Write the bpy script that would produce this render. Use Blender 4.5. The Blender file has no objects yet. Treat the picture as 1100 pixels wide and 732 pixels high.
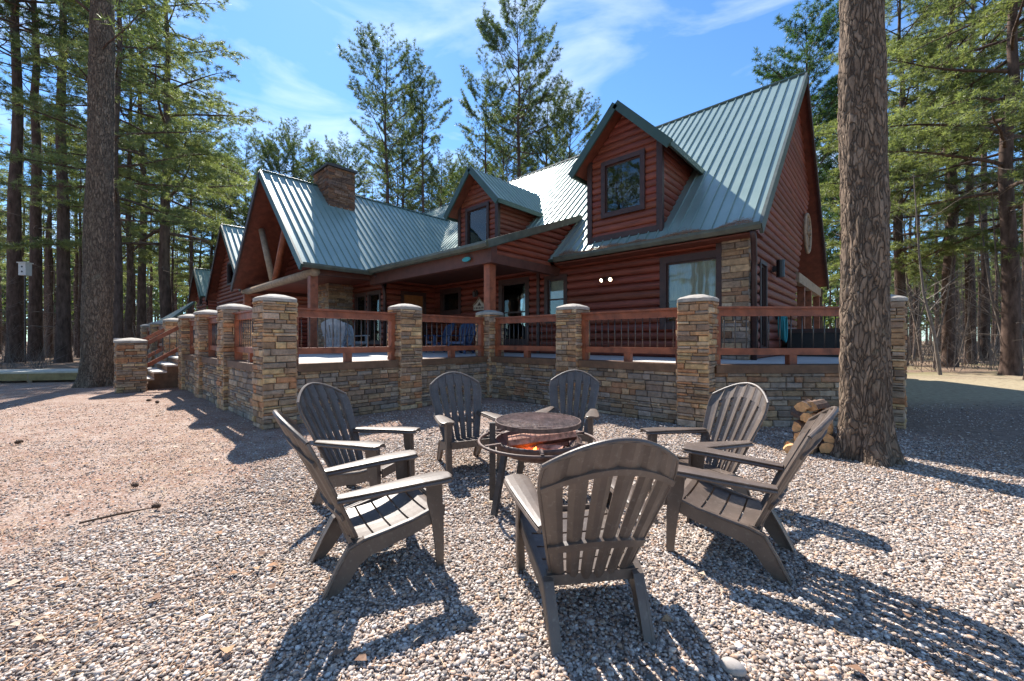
import bpy, math, random
import numpy as np
from mathutils import Vector, Matrix, noise
R = math.radians
C = bpy.context.scene.collection
rnd = random.Random(7)

# ---------------------------------------------------------------- frames
A = R(43.0)                      # the camera's yaw against the cabin's axes
CA, SA = math.cos(A), math.sin(A)
HC = 1.36                        # camera height
def c2w(x, y):                   # metres right of / ahead of the camera -> world
    return (CA*x - SA*y, SA*x + CA*y)
def at(px, d):                   # a bearing in the photo and a distance ahead -> world
    return c2w((px-550)/432.0*d, d)

# ---------------------------------------------------------------- mesh collector
class MB:
    def __init__(s): s.v = []; s.f = []; s.mi = []; s.c = []
    def add(s, vs, fs, mi=0, col=(1,1,1)):
        n = len(s.v); s.v.extend([tuple(v) for v in vs])
        for f in fs:
            s.f.append(tuple(i+n for i in f)); s.mi.append(mi); s.c.append(col)
    def box(s, c, sz, rot=None, mi=0, col=(1,1,1)):
        hx, hy, hz = sz[0]/2, sz[1]/2, sz[2]/2
        vs = [Vector((x,y,z)) for z in (-hz,hz) for y in (-hy,hy) for x in (-hx,hx)]
        if rot is not None:
            m = Matrix.Rotation(rot, 3, 'Z') if not hasattr(rot, 'to_3x3') else rot
            vs = [m @ v for v in vs]
        cc = Vector(c)
        s.add([v+cc for v in vs], [(0,2,3,1),(4,5,7,6),(0,1,5,4),(2,6,7,3),(0,4,6,2),(1,3,7,5)], mi, col)
    def b2(s, lo, hi, mi=0, col=(1,1,1)):
        s.box([(a+b)/2 for a,b in zip(lo,hi)], [abs(b-a) for a,b in zip(lo,hi)], None, mi, col)
    def bar(s, p0, p1, w, h, up=(0,0,1), mi=0, col=(1,1,1)):
        p0, p1 = Vector(p0), Vector(p1); d = (p1-p0).normalized(); up = Vector(up)
        if abs(d.dot(up)) > .98: up = Vector((0,1,0))
        side = d.cross(up).normalized(); u = side.cross(d).normalized()
        vs = [p + side*a*w/2 + u*b*h/2 for p in (p0,p1) for (a,b) in ((-1,-1),(1,-1),(1,1),(-1,1))]
        s.add(vs, [(0,1,2,3),(7,6,5,4),(0,4,5,1),(1,5,6,2),(2,6,7,3),(3,7,4,0)], mi, col)
    def tube(s, pts, rad, n=8, mi=0, col=(1,1,1), cap=True):
        pts = [Vector(p) for p in pts]
        if not hasattr(rad, '__len__'): rad = [rad]*len(pts)
        vs = []; ref = None
        for i, p in enumerate(pts):
            d = (pts[min(i+1,len(pts)-1)]-pts[max(i-1,0)]).normalized()
            if ref is None: ref = Vector((0,0,1)) if abs(d.z) < .9 else Vector((1,0,0))
            a = d.cross(ref).normalized(); b = a.cross(d).normalized(); ref = b
            for k in range(n):
                t = 2*math.pi*k/n
                vs.append(p + (a*math.cos(t)+b*math.sin(t))*rad[i])
        fs = []
        for i in range(len(pts)-1):
            for k in range(n):
                k2 = (k+1) % n
                fs.append((i*n+k, i*n+k2, (i+1)*n+k2, (i+1)*n+k))
        if cap:
            fs.append(tuple(range(n-1,-1,-1))); m = (len(pts)-1)*n; fs.append(tuple(m+k for k in range(n)))
        s.add(vs, fs, mi, col)
    def prism(s, poly, off, mi=0, mi_back=None, mi_side=None, col=(1,1,1)):
        n = len(poly); off = Vector(off); p = [Vector(q) for q in poly]
        base = len(s.v)
        s.add(p + [q+off for q in p], [])
        def f(ids, m):
            s.f.append(tuple(base+i for i in ids)); s.mi.append(m); s.c.append(col)
        f(range(n), mi); f(range(2*n-1, n-1, -1), mi if mi_back is None else mi_back)
        for i in range(n):
            j = (i+1) % n
            f((j, i, n+i, n+j), mi if mi_side is None else mi_side)
    def build(s, name, mats, parent=None, smooth=False, uvfix=True):
        me = bpy.data.meshes.new(name)
        me.from_pydata(s.v, [], s.f)
        if not isinstance(mats, (list,tuple)): mats = [mats]
        for m in mats: me.materials.append(m)
        me.polygons.foreach_set('material_index', s.mi)
        cnt = np.array([len(f) for f in s.f])
        cc = np.repeat(np.array([tuple(c)+(1,) for c in s.c], dtype=np.float32), cnt, axis=0)
        at_ = me.color_attributes.new('Col', 'FLOAT_COLOR', 'CORNER')
        at_.data.foreach_set('color', cc.ravel())
        if smooth: me.polygons.foreach_set('use_smooth', [True]*len(s.f))
        me.update()
        return link(name, me, parent)

def link(name, me, parent=None):
    o = bpy.data.objects.new(name, me); C.objects.link(o)
    if parent is not None:
        o.parent = parent
        if 'origin' in ORIG.get(parent.name, {}):
            o.matrix_parent_inverse = Matrix.Translation(-Vector(ORIG[parent.name]['origin']))
    return o
ORIG = {}
def np_mesh(name, V, F, mats, col=None, parent=None, smooth=False):
    """fast triangle/quad mesh from numpy arrays, col per face"""
    me = bpy.data.meshes.new(name); k = F.shape[1]
    me.vertices.add(len(V)); me.vertices.foreach_set('co', V.astype(np.float32).ravel())
    me.loops.add(F.size); me.loops.foreach_set('vertex_index', F.astype(np.int32).ravel())
    me.polygons.add(len(F)); me.polygons.foreach_set('loop_start', np.arange(0, F.size, k, dtype=np.int32))
    if smooth: me.polygons.foreach_set('use_smooth', np.ones(len(F), dtype=bool))
    for m in (mats if isinstance(mats,(list,tuple)) else [mats]): me.materials.append(m)
    if col is not None:
        c4 = np.concatenate([col, np.ones((len(col),1))], axis=1).astype(np.float32)
        a = me.color_attributes.new('Col', 'FLOAT_COLOR', 'CORNER')
        a.data.foreach_set('color', np.repeat(c4, k, axis=0).ravel())
    me.update(calc_edges=True); me.validate()
    return link(name, me, parent)
def empty(name, loc=(0,0,0), rz=0, world_children=False):
    o = bpy.data.objects.new(name, None); C.objects.link(o)
    o.location = loc; o.rotation_euler = (0,0,rz); o.empty_display_size = .2
    if world_children: ORIG[o.name] = {'origin': tuple(loc)}
    return o
def tag(o, label=None, cat=None, group=None, kind=None):
    if label: o['label'] = label
    if cat: o['category'] = cat
    if group: o['group'] = group
    if kind: o['kind'] = kind
    return o
KIDS = {}
def kids(o):
    return [c for c in C.objects if c.parent == o]
def copy_tree(o, parent=None, cache={}):
    c = o.copy(); C.objects.link(c); c.parent = parent
    if parent is not None: c.matrix_parent_inverse = o.matrix_parent_inverse
    if o.name not in cache: cache[o.name] = kids(o)
    for ch in cache[o.name]: copy_tree(ch, c)
    return c

# ---------------------------------------------------------------- materials
def mat(name):
    m = bpy.data.materials.new(name); m.use_nodes = True
    nt = m.node_tree; b = nt.nodes['Principled BSDF']
    return m, nt, b
def N(nt, t, **kw):
    n = nt.nodes.new(t)
    for k, v in kw.items():
        if k in n.inputs: n.inputs[k].default_value = v
        else: setattr(n, k, v)
    return n
def mixc(nt, fac, a, b, mode='MIX'):
    n = nt.nodes.new('ShaderNodeMix'); n.data_type = 'RGBA'; n.blend_type = mode
    for sock, val in ((0, fac), (6, a), (7, b)):
        if hasattr(val, 'is_linked') or hasattr(val, 'links'): nt.links.new(val, n.inputs[sock])
        else: n.inputs[sock].default_value = val if sock == 0 else (tuple(val)+(1,) if len(val) == 3 else val)
    return n.outputs[2]
def ramp(nt, src, stops):
    n = nt.nodes.new('ShaderNodeValToRGB'); el = n.color_ramp.elements
    while len(el) < len(stops): el.new(.5)
    for e, (p, c) in zip(el, stops):
        e.position = p; e.color = (c,c,c,1) if not hasattr(c, '__len__') else tuple(c)+(1,)
    nt.links.new(src, n.inputs[0]); return n.outputs[0]
def coords(nt, scale=(1,1,1), kind='Object', rot=(0,0,0)):
    tc = N(nt, 'ShaderNodeTexCoord'); mp = N(nt, 'ShaderNodeMapping'); mp.inputs['Scale'].default_value = scale
    mp.inputs['Rotation'].default_value = rot
    nt.links.new(tc.outputs[kind], mp.inputs[0]); return mp.outputs[0]
def noisetex(nt, vec, scale, detail=4, rough=.55, dist=0):
    n = N(nt, 'ShaderNodeTexNoise', Scale=scale, Detail=detail, Roughness=rough, Distortion=dist)
    nt.links.new(vec, n.inputs['Vector']); return n.outputs['Fac']
def bump(nt, b, h, strength=.5, dist=.02, prev=None):
    n = N(nt, 'ShaderNodeBump', Strength=strength, Distance=dist)
    nt.links.new(h, n.inputs['Height'])
    if prev is not None: nt.links.new(prev, n.inputs['Normal'])
    nt.links.new(n.outputs[0], b.inputs['Normal']); return n.outputs[0]
def attr(nt, name='Col'):
    a = N(nt, 'ShaderNodeAttribute'); a.attribute_name = name; return a.outputs['Color']
def simple(name, col, rough=.6, scale=8, var=.3, bmp=.2, bd=.01, spec=.5, metal=0, stretch=(1,1,1), usecol=False, detail=5):
    m, nt, b = mat(name); L = nt.links
    v = coords(nt, stretch); f = noisetex(nt, v, scale, detail, .6)
    lo = tuple(c*(1-var) for c in col); hi = tuple(min(1,c*(1+var)) for c in col)
    c = ramp(nt, f, [(.3, lo), (.7, hi)])
    if usecol: c = mixc(nt, 1.0, c, attr(nt), 'MULTIPLY')
    L.new(c, b.inputs['Base Color'])
    b.inputs['Roughness'].default_value = rough; b.inputs['Specular IOR Level'].default_value = spec
    b.inputs['Metallic'].default_value = metal
    if bmp: bump(nt, b, f, bmp, bd)
    return m
M = {}
# log siding: colour varies course by course, grain runs level
def logmat(name, col):
    m, nt, b = mat(name); L = nt.links
    v = coords(nt, (.7,.7,9)); f = noisetex(nt, v, 3, 6, .65); g = noisetex(nt, coords(nt,(1,1,1)), 1.3, 3, .6)
    c = ramp(nt, f, [(.28, tuple(x*.42 for x in col)), (.5, col), (.75, tuple(x*1.45 for x in col))])
    c = mixc(nt, 1.0, c, attr(nt), 'MULTIPLY')
    c2 = mixc(nt, g, c, tuple(x*.75 for x in col)); n = nt.nodes[-1]
    L.new(mixc(nt, .35, c, c2), b.inputs['Base Color'])
    b.inputs['Roughness'].default_value = .5; b.inputs['Specular IOR Level'].default_value = .4
    bump(nt, b, f, .3, .01); return m
M['log'] = logmat('log_siding', (.215,.056,.033))
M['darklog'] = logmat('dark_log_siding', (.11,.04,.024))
M['rail'] = simple('rail_wood', (.29,.085,.037), .55, 6, .45, .4, .01, stretch=(1,1,1))
M['trim'] = simple('dark_trim', (.055,.025,.02), .5, 8, .3, .1)
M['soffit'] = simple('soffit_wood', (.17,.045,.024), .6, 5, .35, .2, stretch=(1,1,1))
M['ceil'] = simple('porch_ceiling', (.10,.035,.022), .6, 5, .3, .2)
M['paletimber'] = simple('pale_timber', (.36,.25,.16), .7, 7, .3, .3)
M['deckedge'] = simple('deck_edge_timber', (.16,.085,.045), .7, 7, .35, .3)
M['deck'] = simple('deck_boards', (.52,.50,.47), .75, 2, .15, .2)
M['fascia'] = simple('green_fascia', (.045,.085,.07), .4, 3, .15, 0)
M['gutter'] = simple('gutter_green_grey', (.09,.10,.075), .4, 5, .3, .1)
M['door'] = simple('orange_door', (.32,.12,.035), .5, 10, .25, .2)
M['black'] = simple('black_metal', (.015,.015,.016), .4, 10, .3, .1)
M['iron'] = simple('dark_iron', (.05,.042,.04), .5, 30, .4, .3, .003)
M['rust'] = simple('rusted_steel', (.12,.07,.055), .6, 18, .5, .3, .004)
M['balu'] = simple('baluster_metal', (.10,.095,.09), .35, 10, .2, 0, metal=.5)
M['cap'] = simple('cap_stone', (.38,.34,.29), .85, 9, .25, .5, .02)
M['mortar'] = simple('stone_core', (.07,.055,.045), .95, 20, .4, .3)
M['stonebase'] = None
def stonemat():
    m, nt, b = mat('ledgestone'); L = nt.links
    f = noisetex(nt, coords(nt), 14, 6, .65); g = noisetex(nt, coords(nt), 60, 3, .6)
    c = ramp(nt, f, [(.3,(.62,.6,.58)), (.7,(1.25,1.2,1.15))])
    h = noisetex(nt, coords(nt), 1.7, 4, .6); c = mixc(nt, 1.0, c, ramp(nt, h, [(.35,(.80,.78,.76)), (.6,(1.08,1.04,1.0))]), 'MULTIPLY')
    c = mixc(nt, 1.0, attr(nt), c, 'MULTIPLY')
    L.new(c, b.inputs['Base Color']); b.inputs['Roughness'].default_value = .88
    p = bump(nt, b, f, .7, .03); bump(nt, b, g, .4, .008, p); return m
M['stone'] = stonemat()
def roofmat():
    m, nt, b = mat('green_metal_roof'); L = nt.links
    f = noisetex(nt, coords(nt), .6, 4, .6); g = noisetex(nt, coords(nt), 25, 3, .6)
    c = ramp(nt, f, [(.3,(.23,.32,.29)), (.7,(.31,.405,.37))])
    L.new(c, b.inputs['Base Color']); b.inputs['Metallic'].default_value = .25
    L.new(ramp(nt, g, [(.3,.32), (.7,.44)]), b.inputs['Roughness'])
    bump(nt, b, f, .15, .03); return m
M['roof'] = roofmat()
def resin(name, col, rough=.42):
    m, nt, b = mat(name); L = nt.links
    f = noisetex(nt, coords(nt, (14,14,3)), 4, 5, .6); g = noisetex(nt, coords(nt), 5, 3, .6)
    g2 = noisetex(nt, coords(nt), 38, 5, .7)
    c = ramp(nt, g, [(.3, tuple(x*.72 for x in col)), (.75, tuple(x*1.25 for x in col))])
    c = mixc(nt, ramp(nt, g2, [(.56,0.0), (.72,.4)]), c, (.36,.32,.28))
    L.new(c, b.inputs['Base Color']); b.inputs['Roughness'].default_value = rough
    b.inputs['Specular IOR Level'].default_value = .85
    bump(nt, b, f, .22, .003)
    tr = N(nt, 'ShaderNodeBsdfTranslucent'); L.new(c, tr.inputs[0])
    mx = N(nt, 'ShaderNodeMixShader'); mx.inputs[0].default_value = .16
    out = nt.nodes['Material Output']; L.new(b.outputs[0], mx.inputs[1]); L.new(tr.outputs[0], mx.inputs[2]); L.new(mx.outputs[0], out.inputs[0])
    return m
M['chair'] = resin('brown_resin', (.145,.104,.080), .44)
M['bluechair'] = resin('blue_resin', (.04,.085,.20))
M['greychair'] = resin('pale_grey_resin', (.42,.45,.48))
def leafmat(name, gain=(1,1,1), tr=.45):
    m, nt, b = mat(name); L = nt.links
    c = mixc(nt, 1.0, attr(nt), gain, 'MULTIPLY')
    L.new(c, b.inputs['Base Color']); b.inputs['Roughness'].default_value = .5
    b.inputs['Specular IOR Level'].default_value = .4
    t = N(nt, 'ShaderNodeBsdfTranslucent'); c2 = mixc(nt, 1.0, c, (1.5,1.5,.7), 'MULTIPLY'); L.new(c2, t.inputs[0])
    mx = N(nt, 'ShaderNodeMixShader'); mx.inputs[0].default_value = tr
    L.new(b.outputs[0], mx.inputs[1]); L.new(t.outputs[0], mx.inputs[2]); L.new(mx.outputs[0], nt.nodes['Material Output'].inputs[0])
    return m
M['needle'] = leafmat('pine_needles')
def barkmat(name, lo, hi, sc=1.0, bs=1.0):
    m, nt, b = mat(name); L = nt.links
    v = coords(nt, (1,1,.26))
    w = noisetex(nt, coords(nt,(1,1,.5)), 6*sc, 3, .6)
    vv = N(nt, 'ShaderNodeVectorMath', operation='ADD')
    wn = N(nt, 'ShaderNodeTexNoise', Scale=7*sc, Detail=3); L.new(v, wn.inputs['Vector'])
    sc_ = N(nt, 'ShaderNodeVectorMath', operation='SCALE'); L.new(wn.outputs['Color'], sc_.inputs[0]); sc_.inputs['Scale'].default_value = .22
    L.new(v, vv.inputs[0]); L.new(sc_.outputs[0], vv.inputs[1])
    vo = N(nt, 'ShaderNodeTexVoronoi', feature='DISTANCE_TO_EDGE', Scale=23*sc); L.new(vv.outputs[0], vo.inputs['Vector'])
    vc = N(nt, 'ShaderNodeTexVoronoi', Scale=23*sc); L.new(vv.outputs[0], vc.inputs['Vector'])
    f = noisetex(nt, coords(nt,(1,1,.35)), 24*sc, 7, .75)
    plate = ramp(nt, vo.outputs['Distance'], [(.0,0.0), (.13,.85), (.3,1.0)])
    c = ramp(nt, f, [(.3, lo), (.7, hi)])
    sepv = N(nt, 'ShaderNodeSeparateColor'); L.new(vc.outputs['Color'], sepv.inputs[0])
    hs = mixc(nt, 1.0, c, ramp(nt, sepv.outputs[0], [(0,(.72,.70,.68)), (1,(1.25,1.2,1.12))]), 'MULTIPLY')
    brk = ramp(nt, noisetex(nt, coords(nt,(1,1,.5)), 9*sc, 4, .7), [(.50,0.0), (.66,.8)])
    pl2 = mixc(nt, brk, plate, (1,1,1), 'MIX')
    c = mixc(nt, pl2, tuple(x*.72 for x in lo), hs)
    lich = ramp(nt, noisetex(nt, coords(nt), 4*sc, 5, .7), [(.60,0.0), (.70,.35)])
    c = mixc(nt, lich, c, (.30,.28,.20))
    L.new(c, b.inputs['Base Color']); b.inputs['Roughness'].default_value = .95; b.inputs['Specular IOR Level'].default_value = .15
    p = bump(nt, b, plate, .9*bs, .02); bump(nt, b, f, .6*bs, .01, p); return m
M['bark'] = barkmat('pine_bark', (.115,.085,.065), (.33,.25,.19))
M['barkfar'] = simple('far_pine_bark', (.11,.075,.06), .95, 9, .5, .5, .02, stretch=(1,1,.3), spec=.1)
M['twig'] = simple('bare_twigs', (.20,.165,.14), .9, 9, .3, 0, spec=.1)
M['wood_cut'] = simple('split_wood', (.62,.34,.15), .8, 22, .35, .5, .006, stretch=(1,1,1))
M['wood_bark'] = simple('firewood_bark', (.16,.10,.07), .95, 25, .5, .8, .01)
M['char'] = simple('charred_wood', (.16,.06,.035), .8, 20, .9, .9, .01)
M['white'] = simple('white_paint', (.72,.72,.70), .6, 12, .08, .05)
M['curtain'] = simple('curtain_cloth', (.80,.79,.70), .9, 18, .2, .5, .02, stretch=(6,6,.3))
M['teal'] = simple('teal_plastic', (.03,.28,.30), .5, 5, .1, 0)
M['conc'] = simple('pale_step_stone', (.62,.58,.52), .85, 9, .2, .3)
M['cone'] = simple('pine_cone_brown', (.09,.055,.035), .9, 40, .4, .5, .004)
M['rock'] = simple('pebble_grey', (.38,.34,.31), .85, 10, .25, .6, .01)
def emis(name, col, s):
    m, nt, b = mat(name); b.inputs['Base Color'].default_value = (*col,1)
    b.inputs['Emission Color'].default_value = (*col,1); b.inputs['Emission Strength'].default_value = s; return m
M['bulb'] = emis('lit_bulb', (1,.78,.5), 6)
M['flame'] = emis('flame', (1,.32,.06), 4)
def glass():
    m, nt, b = mat('window_glass'); L = nt.links
    g = N(nt, 'ShaderNodeBsdfGlossy', Roughness=.02); g.inputs[0].default_value = (.85,.9,.92,1)
    t = N(nt, 'ShaderNodeBsdfTransparent'); t.inputs[0].default_value = (.86,.90,.88,1)
    fr = N(nt, 'ShaderNodeFresnel', IOR=1.5); mx = N(nt, 'ShaderNodeMixShader')
    bn = N(nt, 'ShaderNodeBump', Strength=.04, Distance=.05); L.new(noisetex(nt, coords(nt), 1.5, 2), bn.inputs['Height']); L.new(bn.outputs[0], g.inputs['Normal'])
    mt = N(nt, 'ShaderNodeMath', operation='ADD'); mt.inputs[1].default_value = .02
    L.new(fr.outputs[0], mt.inputs[0]); L.new(mt.outputs[0], mx.inputs[0]); L.new(t.outputs[0], mx.inputs[1]); L.new(g.outputs[0], mx.inputs[2])
    L.new(mx.outputs[0], nt.nodes['Material Output'].inputs[0]); return m
M['glass'] = glass()
def gravelstones():
    m, nt, b = mat('gravel_stone'); L = nt.links
    f = noisetex(nt, coords(nt), 70, 3, .6)
    L.new(mixc(nt, 1.0, attr(nt), ramp(nt, f, [(.3,.75), (.7,1.2)]), 'MULTIPLY'), b.inputs['Base Color'])
    b.inputs['Roughness'].default_value = .8; bump(nt, b, f, .3, .004); return m
M['gravel'] = gravelstones()
def groundmat():
    m, nt, b = mat('ground_gravel_and_straw'); L = nt.links
    g = N(nt, 'ShaderNodeNewGeometry'); P = g.outputs['Position']
    def vor(scale, out='Color', feat='F1'):
        n = N(nt, 'ShaderNodeTexVoronoi', Scale=scale, feature=feat); L.new(P, n.inputs['Vector']); return n.outputs[out]
    def hue(c):
        s = N(nt, 'ShaderNodeSeparateColor'); L.new(c, s.inputs[0]); return s.outputs[0], s.outputs[1]
    r1, r2 = hue(vor(58))
    gc = ramp(nt, r1, [(0,(.20,.16,.135)), (.2,(.38,.31,.265)), (.45,(.52,.43,.37)), (.65,(.60,.52,.455)), (.8,(.46,.31,.22)), (1,(.78,.71,.65))])
    d = vor(58, 'Distance'); gc = mixc(nt, ramp(nt, d, [(.35,0.0), (.75,.8)]), gc, (.10,.08,.07))
    # straw and soil
    n1 = noisetex(nt, P, .55, 5, .6); n2 = noisetex(nt, P, 9, 6, .7); n3 = noisetex(nt, P, 70, 4, .7)
    n0 = noisetex(nt, P, 2.2, 5, .65)
    sc = ramp(nt, n2, [(.25,(.25,.16,.115)), (.5,(.42,.30,.235)), (.75,(.54,.43,.355))])
    sc = mixc(nt, ramp(nt, n0, [(.43,.9), (.60,0.0)]), sc, (.29,.16,.11))
    sp, sp2 = hue(vor(75)); sc = mixc(nt, ramp(nt, sp, [(.55,0.0), (.75,.75)]), sc, ramp(nt, sp2, [(0,(.2,.16,.14)), (.6,(.55,.47,.42)), (1,(.7,.66,.62))]))
    sc = mixc(nt, ramp(nt, n3, [(.35,.5), (.6,0.0)]), sc, (.17,.10,.07))
    # where the gravel lies
    mpn = N(nt, 'ShaderNodeMapping'); L.new(P, mpn.inputs[0])
    mpn.inputs['Rotation'].default_value = (0,0,-A); mp2 = N(nt, 'ShaderNodeSeparateXYZ'); L.new(mpn.outputs[0], mp2.inputs[0])
    def M_(op, a, b_, c_=None):
        n = N(nt, 'ShaderNodeMath', operation=op)
        for i, v in enumerate((a,b_)):
            if hasattr(v,'links'): L.new(v, n.inputs[i])
            else: n.inputs[i].default_value = v
        return n.outputs[0]
    x, y = mp2.outputs[0], mp2.outputs[1]
    e = M_('ADD', x, M_('MULTIPLY', M_('SUBTRACT', y, 1.8), -.72))      # x - .72 (y-1.8)
    e = M_('ADD', e, M_('MULTIPLY', M_('SUBTRACT', n1, .5), 3.0))
    e = M_('ADD', M_('MULTIPLY', x, 1.0), M_('MULTIPLY', M_('SUBTRACT', y, 2.0), -.35))
    e = M_('ADD', e, M_('MULTIPLY', M_('SUBTRACT', n1, .5), 5.0))
    left = M_('SMOOTH_MIN', M_('MULTIPLY', M_('ADD', e, 3.6), .45), 1.0)
    lf = ramp(nt, left, [(0,0.0), (1,1.0)])
    far = ramp(nt, M_('MULTIPLY', M_('ADD', y, M_('MULTIPLY', n1, 2)), .1), [(.68,1.0), (.95,0.0)])
    rgt = ramp(nt, M_('MULTIPLY', M_('ADD', x, M_('MULTIPLY', n1, 2.0)), .1), [(.48,1.0), (.66,.1)])
    mask = mixc(nt, 1.0, mixc(nt, 1.0, lf, far, 'MULTIPLY'), rgt, 'MULTIPLY')
    col = mixc(nt, mask, sc, gc)
    duff_shade = ramp(nt, n2, [(.25,(.10,.072,.055)), (.5,(.20,.145,.11)), (.75,(.33,.25,.19))])  # brown duff, painted darker to deepen the cabin's shadow at right
    dx_ = ramp(nt, M_('MULTIPLY', M_('ADD', x, M_('MULTIPLY', n1, 2.0)), .1), [(.56,0.0), (.72,.85)])
    col = mixc(nt, dx_, col, duff_shade)
    # woodland floor and a strip of thin grass farther off
    wl = ramp(nt, M_('MULTIPLY', M_('ADD', y, M_('MULTIPLY', n1, 8)), .01), [(.155,0.0), (.20,1.0)])
    wood = ramp(nt, n2, [(.3,(.13,.085,.06)), (.55,(.28,.19,.13)), (.8,(.42,.32,.24))])
    gr = ramp(nt, noisetex(nt, P, .35, 5, .65), [(.50,0.0), (.62,.75)])
    rt = ramp(nt, M_('MULTIPLY', x, .1), [(.75,0.0), (1.0,1.0)])
    wood = mixc(nt, mixc(nt, 1.0, gr, rt, 'MULTIPLY'), wood, (.22,.22,.09))
    col = mixc(nt, wl, col, wood)
    gy = ramp(nt, M_('MULTIPLY', M_('ADD', y, M_('MULTIPLY', n1, 1.5)), .05), [(.42,0.0), (.50,1.0)])
    gx = ramp(nt, M_('MULTIPLY', M_('ADD', x, M_('MULTIPLY', n1, 2)), .1), [(.70,0.0), (.85,1.0)])
    gyf = ramp(nt, M_('MULTIPLY', M_('ADD', y, M_('MULTIPLY', n1, 5)), .05), [(.80,1.0), (.95,0.0)])
    gm = mixc(nt, 1.0, mixc(nt, 1.0, gx, gy, 'MULTIPLY'), gyf, 'MULTIPLY')
    grass = ramp(nt, n2, [(.3,(.24,.18,.12)), (.55,(.40,.33,.21)), (.8,(.52,.44,.31))])
    col = mixc(nt, gm, col, grass)
    L.new(col, b.inputs['Base Color']); b.inputs['Roughness'].default_value = .95; b.inputs['Specular IOR Level'].default_value = .2
    inv = M_('SUBTRACT', 1.0, d)
    p = bump(nt, b, inv, .55, .018); bump(nt, b, n3, .5, .012, p); return m
M['ground'] = groundmat()
# ================================================================ THE CABIN
ZD = .95                                             # deck level
SL = .97                                             # roof pitch
EZ = 3.55                                            # eave height
cabin = empty('log_cabin', (-10,11,0), 0, True)
tag(cabin, 'red-brown log cabin with green metal roofs, dormers, stone chimney and raised porch', 'house')

def logwall(mb, o, u, n, z0, z1, bound, holes=(), course=.2, depth=.075, seg=7):
    """half-round log courses on the plane o + a*u, facing n; bound(z)->(a0,a1)"""
    o, u, n = Vector(o), Vector(u), Vector(n)
    lv = []; z = z0; k = 0
    while z < z1-1e-4:
        for i in range(seg):
            f = i/seg; lv.append((min(z+f*course, z1), depth*math.sqrt(max(0,1-(2*f-1)**2)), k))
        z += course; k += 1
    lv.append((z1, 0, k))
    tone = {}
    for i in range(len(lv)-1):
        (za, da, ka), (zb, db, _) = lv[i], lv[i+1]
        if zb-za < 1e-5: continue
        zm = (za+zb)/2
        a0, a1 = bound(za); c0, c1 = bound(zb); m0, m1 = bound(zm)
        if m1-m0 < .01: continue
        cuts = sorted([(h[0],h[1]) for h in holes if h[2] < zm < h[3]])
        ivs = []; cur = None; lo = 'L'
        last = m0; lefts = (a0, c0)
        for h0, h1 in cuts:
            if h0 > last: ivs.append((lefts, (h0,h0)))
            last = max(last, h1); lefts = (h1,h1)
        if m1 > last: ivs.append((lefts, (a1,c1)))
        if ka not in tone:
            t = .8+.45*rnd.random(); tone[ka] = (t, t*(.9+.2*rnd.random()), t*(.85+.25*rnd.random()))
        for (l, r) in ivs:
            P = lambda a, zz, d: o + u*a + n*d + Vector((0,0,zz-o.z))
            mb.add([P(l[0],za,da), P(r[0],za,da), P(r[1],zb,db), P(l[1],zb,db)], [(0,1,2,3)], 0, tone[ka])

def roof_face(name, o, a, b, poly, parent, th=.09, rib=.24, mats=None, rib_h=.035):
    """standing-seam sheet: o + s*a + t*b for (s,t) in the convex polygon poly"""
    o, a, b = Vector(o), Vector(a).normalized(), Vector(b).normalized(); n = a.cross(b).normalized()
    if n.z < 0: n = -n
    mb = MB(); P = lambda s, t, h=0: o + a*s + b*t + n*h
    pts = [P(s,t) for s,t in poly]
    if (pts[1]-pts[0]).cross(pts[2]-pts[1]).dot(n) < 0: pts.reverse()
    mb.prism(pts, -n*th, 0, 1, 2)
    s0 = min(p[0] for p in poly); s1 = max(p[0] for p in poly)
    k = math.ceil((s0+.03)/rib)
    while k*rib < s1-.03:
        s = k*rib; ts = []
        for i in range(len(poly)):
            (x0,y0),(x1,y1) = poly[i], poly[(i+1)%len(poly)]
            if (x0-s)*(x1-s) < 0: ts.append(y0+(y1-y0)*(s-x0)/(x1-x0))
        if len(ts) >= 2 and max(ts)-min(ts) > .05:
            t0, t1 = min(ts)+.004, max(ts)-.01
            mb.add([P(s-.016,t0,.001),P(s+.016,t0,.001),P(s+.016,t1,.001),P(s-.016,t1,.001),
                    P(s-.010,t0,rib_h),P(s+.010,t0,rib_h),P(s+.010,t1,rib_h),P(s-.010,t1,rib_h)],
                   [(4,5,6,7),(0,1,5,4),(1,2,6,5),(2,3,7,6),(3,0,4,7)], 0)
        k += 1
    return mb.build(name, mats or [M['roof'],M['soffit'],M['fascia']], parent)

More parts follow.
